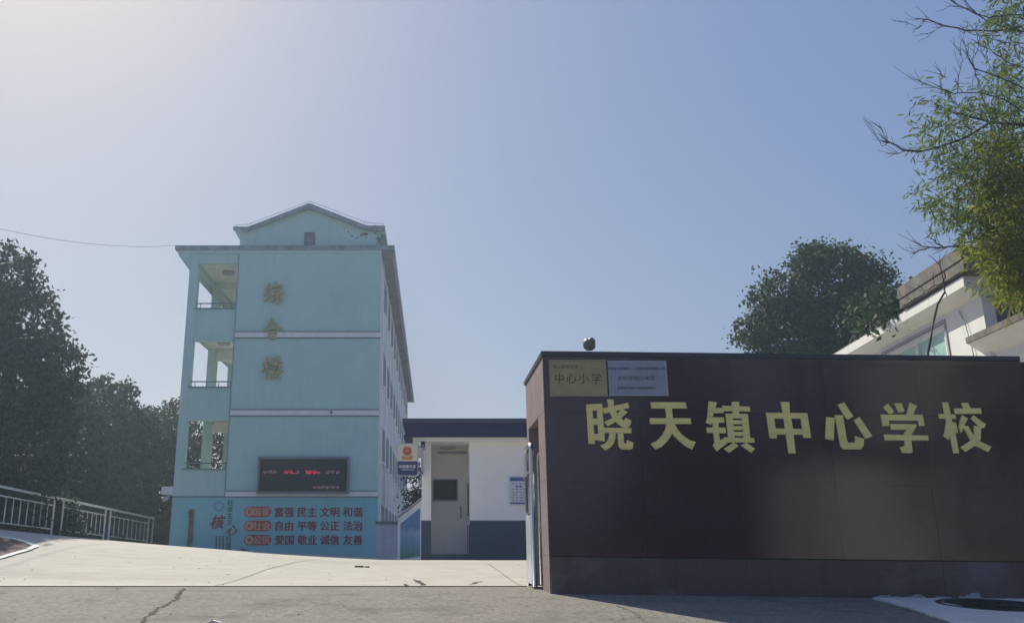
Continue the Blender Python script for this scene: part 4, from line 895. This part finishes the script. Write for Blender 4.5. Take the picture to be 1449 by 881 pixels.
b = MB(); lbox(b, w0, w0+.16, .02, .12, wzb, wzt-.16); lbox(b, w0, w1, .02, .12, wzt-.16, wzt); lbox(b, w0+1.6, w0+1.7, .02, .12, wzb, wzt-.16); lbox(b, w1-.1, w1, .02, .12, wzb, wzt-.16); wf_ = b.build('window', M['rwhite'], wb)
b = MB(); lbox(b, w0+.16, w1-.1, .07, .08, wzb, wzt-.16); b.build('pane', M['rgreen'], wf_)
b = MB(); b.tube([lb(.95, -.03, 5.95), lb(.75, -.04, 5.6), lb(.62, -.04, 5.0), lb(.58, -.04, 3.0)], .012, 5); b.build('wall_cable', M['mauve'], wb)
# lower annex with a slab roof
an = thing('white_annex', 'lower white annex with grey slab roof at the right edge', 'building', lb(-3, .2, -.5))
b = MB(); lbox(b, -4.5, -.01, .10, 3, -1, 4.72); b.build('wall', M['rwhite'], an)
b = MB(); lprism(b, [(.1, 4.72), (-.28, 5.02), (3.2, 5.02), (3.2, 4.72)], -4.6, .3); b.build('slab_underside', M['rwhite'], an)
b = MB(); lbox(b, -4.6, .3, -.31, 3.2, 5.025, 5.16); b.build('roof_slab', M['rconc'], an)

# bare climbing stem on the eaves
bs = thing('bare_vine', 'bare dark stem climbing past the eaves of the white building', 'vine', tuple(at(1313, 560, 16.6)))
b = MB(); V = lambda *p: [at(x, y, 16.8) for x, y in p]
b.tube(V((1311, 560), (1313, 500), (1317, 480), (1322, 450), (1327, 430), (1337, 413)), .024, 6, .018).build('stem', M['barkdark'], bs, smooth=True)
b = MB()
for P_, r in ((V((1337, 413), (1335, 395), (1331, 378), (1328, 373)), .014), (V((1328, 373), (1320, 365), (1313, 360)), .009), (V((1328, 373), (1333, 367), (1341, 354)), .010), (V((1331, 380), (1330, 368), (1329, 360)), .007), (V((1336, 400), (1320, 405), (1300, 420), (1280, 432), (1262, 440)), .011), (V((1337, 412), (1340, 419)), .012),
              (V((1322, 404), (1320, 392), (1321, 385)), .008), (V((1308, 415), (1304, 405), (1293, 402)), .007), (V((1300, 420), (1290, 424), (1276, 420), (1268, 405)), .007), (V((1318, 406), (1312, 415), (1314, 424)), .006), (V((1290, 425), (1283, 432), (1270, 428), (1255, 432)), .007), (V((1334, 400), (1338, 392), (1336, 385)), .02), (V((1310, 410), (1302, 412), (1285, 405)), .005)): b.tube(P_, r, 5, r*.5)
b.build('twigs', M['barkdark'], bs, smooth=True)

# ------------------------------------------------------------------ overhanging tree at the upper right
TY = 15.0
tt = thing('feathery_tree', 'tall tree with narrow leaves and bare twigs overhanging the upper right corner', 'tree', (11.6, 15.6, -.5))
random.seed(3)
def jy(pts, y0, dy): return [at(x, y, y0 + dy*i/(max(1, len(pts)-1))) for i, (x, y) in enumerate(pts)]
MB().tube([(11.6, 15.6, -.7), (11.7, 15.5, 2), (11.5, 15.4, 4), (11.55, 15.3, 6.2), (11.75, 15.1, 8.5), (11.7, 15, 11)], .2, 10, .07).build('trunk', M['bark'], tt, smooth=True)
BR = [([(1500,190),(1449,177),(1402,173),(1371,165),(1343,157)], .035), ([(1402,173),(1371,193),(1331,207),(1300,215),(1283,214),(1259,202),(1246,192)], .026), ([(1259,202),(1248,207),(1237,186)], .008), ([(1283,214),(1270,217),(1258,218)], .008), ([(1256,199),(1250,188),(1247,180)], .006),
 ([(1500,30),(1449,37),(1410,44),(1367,43),(1335,36),(1311,27),(1296,27)], .022), ([(1311,27),(1300,40),(1280,30)], .007), ([(1335,36),(1322,44),(1312,48)],.006), ([(1449,45),(1420,38),(1395,30),(1375,14),(1362,-5)], .018), ([(1449,20),(1425,22),(1400,25),(1380,20),(1350,4),(1335,-5)], .014), ([(1375,14),(1360,10),(1345,8)],.007),
 ([(1480,140),(1449,125),(1414,109),(1379,97),(1371,85),(1368,70)], .016), ([(1379,97),(1376,85),(1385,66),(1388,50)], .009), ([(1379,97),(1384,115),(1387,131)], .009), ([(1449,160),(1420,140),(1387,131),(1350,132),(1330,126),(1307,117),(1292,112)], .015), ([(1330,126),(1333,108),(1330,96)],.007), ([(1355,131),(1356,110),(1362,85),(1358,70)],.008), ([(1368,70),(1362,56),(1366,40)],.006), ([(1449,62),(1420,60),(1390,52),(1370,46)],.01), ([(1414,109),(1400,92),(1395,75),(1405,62)],.006),
 ([(1520,335),(1449,333),(1405,336),(1378,340),(1358,347),(1336,350),(1318,350),(1300,354),(1292,358)], .022), ([(1336,350),(1326,344),(1321,338)], .010), ([(1318,350),(1308,349),(1300,346)],.006), ([(1500,330),(1449,322),(1430,307),(1400,292),(1378,278)], .018), ([(1449,210),(1420,198),(1385,215),(1360,225)], .014), ([(1387,131),(1395,150),(1410,165)],.01), ([(1343,157),(1330,150),(1322,155)],.007), ([(1400,292),(1390,300),(1370,298)],.008), ([(1378,340),(1390,325),(1396,312)],.008),
 ([(1500,90),(1449,96),(1425,88),(1400,70),(1380,60)],.012), ([(1500,240),(1449,250),(1420,262),(1395,262),(1360,250)],.014)]
b = MB()
for i, (p, r) in enumerate(BR):
    P_ = jy(p, TY + random.uniform(-.4, .4), random.uniform(-.8, .8)); Q = []
    for a_, c_ in zip(P_[:-1], P_[1:]):
        for k in range(3): Q.append(a_.lerp(c_, k/3) + Vector((random.uniform(-1, 1), 0, random.uniform(-1, 1)))*.012)
    Q.append(P_[-1]); b.tube(Q, r, 6, r*.35)
b.build('branches', M['barkdark'], tt, smooth=True)
b = MB()     # fine twigs sprouting from the branches
for p, r in BR:
    P_ = jy(p, TY, 0)
    for a_, c_ in zip(P_[:-1], P_[1:]):
        for k in range(3 if a_.x < 10.9 else 1):
            s = a_.lerp(c_, random.random()); L = random.uniform(.12, .38); d = ((c_-a_).normalized() + Vector((random.uniform(-.8, .3), random.uniform(-.5, .5), random.uniform(-.8, 1)))).normalized()
            b.tube([s, s + d*L*.5, s + (d + Vector((random.uniform(-.3, .3), 0, random.uniform(-.2, .4))))*L], .006, 4, .003)
stuff(b.build('twigs', M['barkdark'], tt))
# leaf sprays: narrow drooping leaves; density by region of the crown
def sprays(regions, seed, lsize, asp, dens=1.0):
    r = np.random.default_rng(seed); V_ = []
    for px, py, Y, rx, ry, n in regions:
        for k in range(int(n*dens)):
            a_ = r.uniform(0, 6.283); q = r.random()**.5; x = px + rx*q*math.cos(a_); y = py + ry*q*math.sin(a_)
            c = np.array(at(x, y, Y + r.uniform(-.7, .7))); ax_ = np.array([r.uniform(-1, .6), r.uniform(-.6, .6), r.uniform(-.9, .4)]); ax_ /= np.linalg.norm(ax_)
            m_ = r.integers(5, 10)
            for j in range(m_):
                base = c + ax_ * .055 * j; d = ax_*.8 + r.normal(size=3)*.5 + np.array([0, 0, -.35]); d /= np.linalg.norm(d); L = lsize*r.uniform(.6, 1.25)
                s = np.cross(d, r.normal(size=3)); s /= np.linalg.norm(s); mid = base + d*L*.45
                V_ += [base, mid + s*L*asp*.5, base + d*L, mid - s*L*asp*.5]
    return np.array(V_)
thin = [(1345, 205, 15, 48, 32, 110), (1380, 190, 15, 60, 45, 190), (1345, 265, 15, 42, 34, 130), (1375, 270, 15, 60, 55, 240), (1355, 305, 15, 40, 22, 90), (1400, 310, 15, 50, 30, 200), (1330, 160, 15, 24, 26, 50), (1370, 150, 15, 60, 30, 130), (1425, 130, 15, 40, 50, 200), (1430, 60, 15, 34, 44, 170), (1435, 15, 15, 28, 26, 160), (1330, 130, 15, 30, 10, 14), (1400, 40, 15, 25, 20, 22), (1330, 285, 15, 22, 18, 34), (1400, 230, 15, 50, 50, 260), (1440, 200, 15.6, 40, 120, 500), (1322,205,15,18,14,22)]
quads_obj('foliage', sprays(thin, 31, .15, .20, .5), M['leafthin'], tt)
bt2 = thing('bamboo_clump', 'bright yellow green bamboo drooping over the eaves at the right edge', 'bamboo', (11.9, 16.0, -.5))
b = MB()
for k in range(7): x = 11.6+random.uniform(-.3, 1.2); b.tube([(x, 16+random.uniform(-.4, .4), -.7), (x+.1, 16, 3), (x-.05, 15.8, 5.5), (x-.5, 15.4, 7.2)], .03, 7, .012)
b.build('culms', mat('culm_green', (.14,.17,.05), .5), bt2, smooth=True)
dense = [(1425, 270, 15.4, 48, 62, 520), (1440, 215, 15.4, 34, 42, 260), (1415, 365, 15.4, 34, 36, 330), (1440, 350, 15.4, 40, 60, 520), (1436, 396, 15.4, 24, 40, 300), (1402, 215, 15.4, 24, 14, 60), (1390, 345, 15.4, 18, 22, 90), (1470, 300, 15.4, 50, 130, 500), (1382, 250, 15.2, 26, 22, 60)]
quads_obj('foliage', sprays([(a_ + 4, b_, 14.7, c_ * .92, d_, e_) for a_, b_, _y, c_, d_, e_ in dense], 33, .165, .21, .46), M['leafbam'], bt2)

# ------------------------------------------------------------------ across the road: unseen house and trees added for the polished granite to mirror
hh_ = thing('added_house', 'unseen pale stepped house added across the road for the granite to mirror', 'house', (21, -15, -1))  # added out of view; its stepped blocks shape the pale patch in the granite
yh = -15.0
HP = mat('house_plaster', (.72,.69,.66), .8, var=.1, streak=.3)
for x0, x1, zt, rows in ((18.7, 24.5, 5.0, ()), (24.52, 36, 11.5, (8.2,))):
    b = MB(); n = 3; wx = [x0 + (x1-x0)*(k+f)/n for k in range(n) for f in (.3, .7)]; zz = [-2] + [v for r in rows for v in (r, r+1.4)] + [zt]
    ed = [x0] + wx + [x1]
    for i in range(0, len(ed), 2): b.box(ed[i], ed[i+1], yh-.3, yh, -2, zt)
    for i in range(0, len(wx), 2):
        for k in range(0, len(zz), 2): b.box(wx[i], wx[i+1], yh-.3, yh, zz[k], zz[k+1])
    b.box(x0, x0+.3, yh-8, yh-.3, -2, zt).box(x1-.3, x1, yh-8, yh-.3, -2, zt).box(x0+.3, x1-.3, yh-8, yh-7.7, -2, zt); b.build('wall', HP, hh_)
    for i in range(0, len(wx), 2):
        for z in rows:
            f = MB().box(wx[i], wx[i+1], yh-.18, yh-.1, z, z+.06).box(wx[i], wx[i+1], yh-.18, yh-.1, z+1.34, z+1.4).box(wx[i], wx[i]+.06, yh-.18, yh-.1, z+.06, z+1.34).box(wx[i+1]-.06, wx[i+1], yh-.18, yh-.1, z+.06, z+1.34).build('window', M['winframe'], hh_)
            MB().box(wx[i]+.06, wx[i+1]-.06, yh-.15, yh-.13, z+.06, z+1.34).build('pane', M['glass'], f)
    MB().box(x0-.2 if zt < 6 else x0, x1+(.3 if zt > 6 else 0), yh-8.2, yh+.5, zt+.002, zt+.35).build('roof', mat('house_roof_slab', (.05,.045,.05), .8, var=.3), hh_)
for i, (x, y, h, r, lab) in enumerate(((30.0, -11.0, 18, 8.8, 'unseen broad cone shaped cedar added across the road for a dark diagonal in the granite'), (16, -27, 15, 5.5, 'left unseen tree added behind the house across the road as a dark reflection'), (26, -28, 17, 6.5, 'right unseen tree added behind the house across the road as a dark reflection'))):
    lob = [(x, y, h*.20, r, r, h*.22), (x, y, h*.42, r*.72, r*.72, h*.2), (x, y, h*.64, r*.48, r*.48, h*.2), (x, y, h*.86, r*.25, r*.25, h*.16)]
    tree('added_cedar', lab, 'tree', (x, y, -1.5), lob, 900, 12, .35, .38, M['leafdark'], M['bark'], 80+i, .3, 'trees added across the road for the reflection')  # added out of view, shaped and placed to darken the granite's reflection
# ------------------------------------------------------------------ morning haze round everything
HZ = bpy.data.materials.new('haze_air'); HZ.use_nodes = True; t = HZ.node_tree; t.nodes.clear()
pv = nn(t, 'ShaderNodeVolumePrincipled'); pv.inputs['Color'].default_value = (.68, .84, 1, 1); pv.inputs['Density'].default_value = .0019; pv.inputs['Anisotropy'].default_value = .5
ot = nn(t, 'ShaderNodeOutputMaterial'); t.links.new(pv.outputs[0], ot.inputs['Volume'])
hz = MB().box(-720, 720, -720, 720, -3.2, 24).build('haze', HZ); stuff(hz)
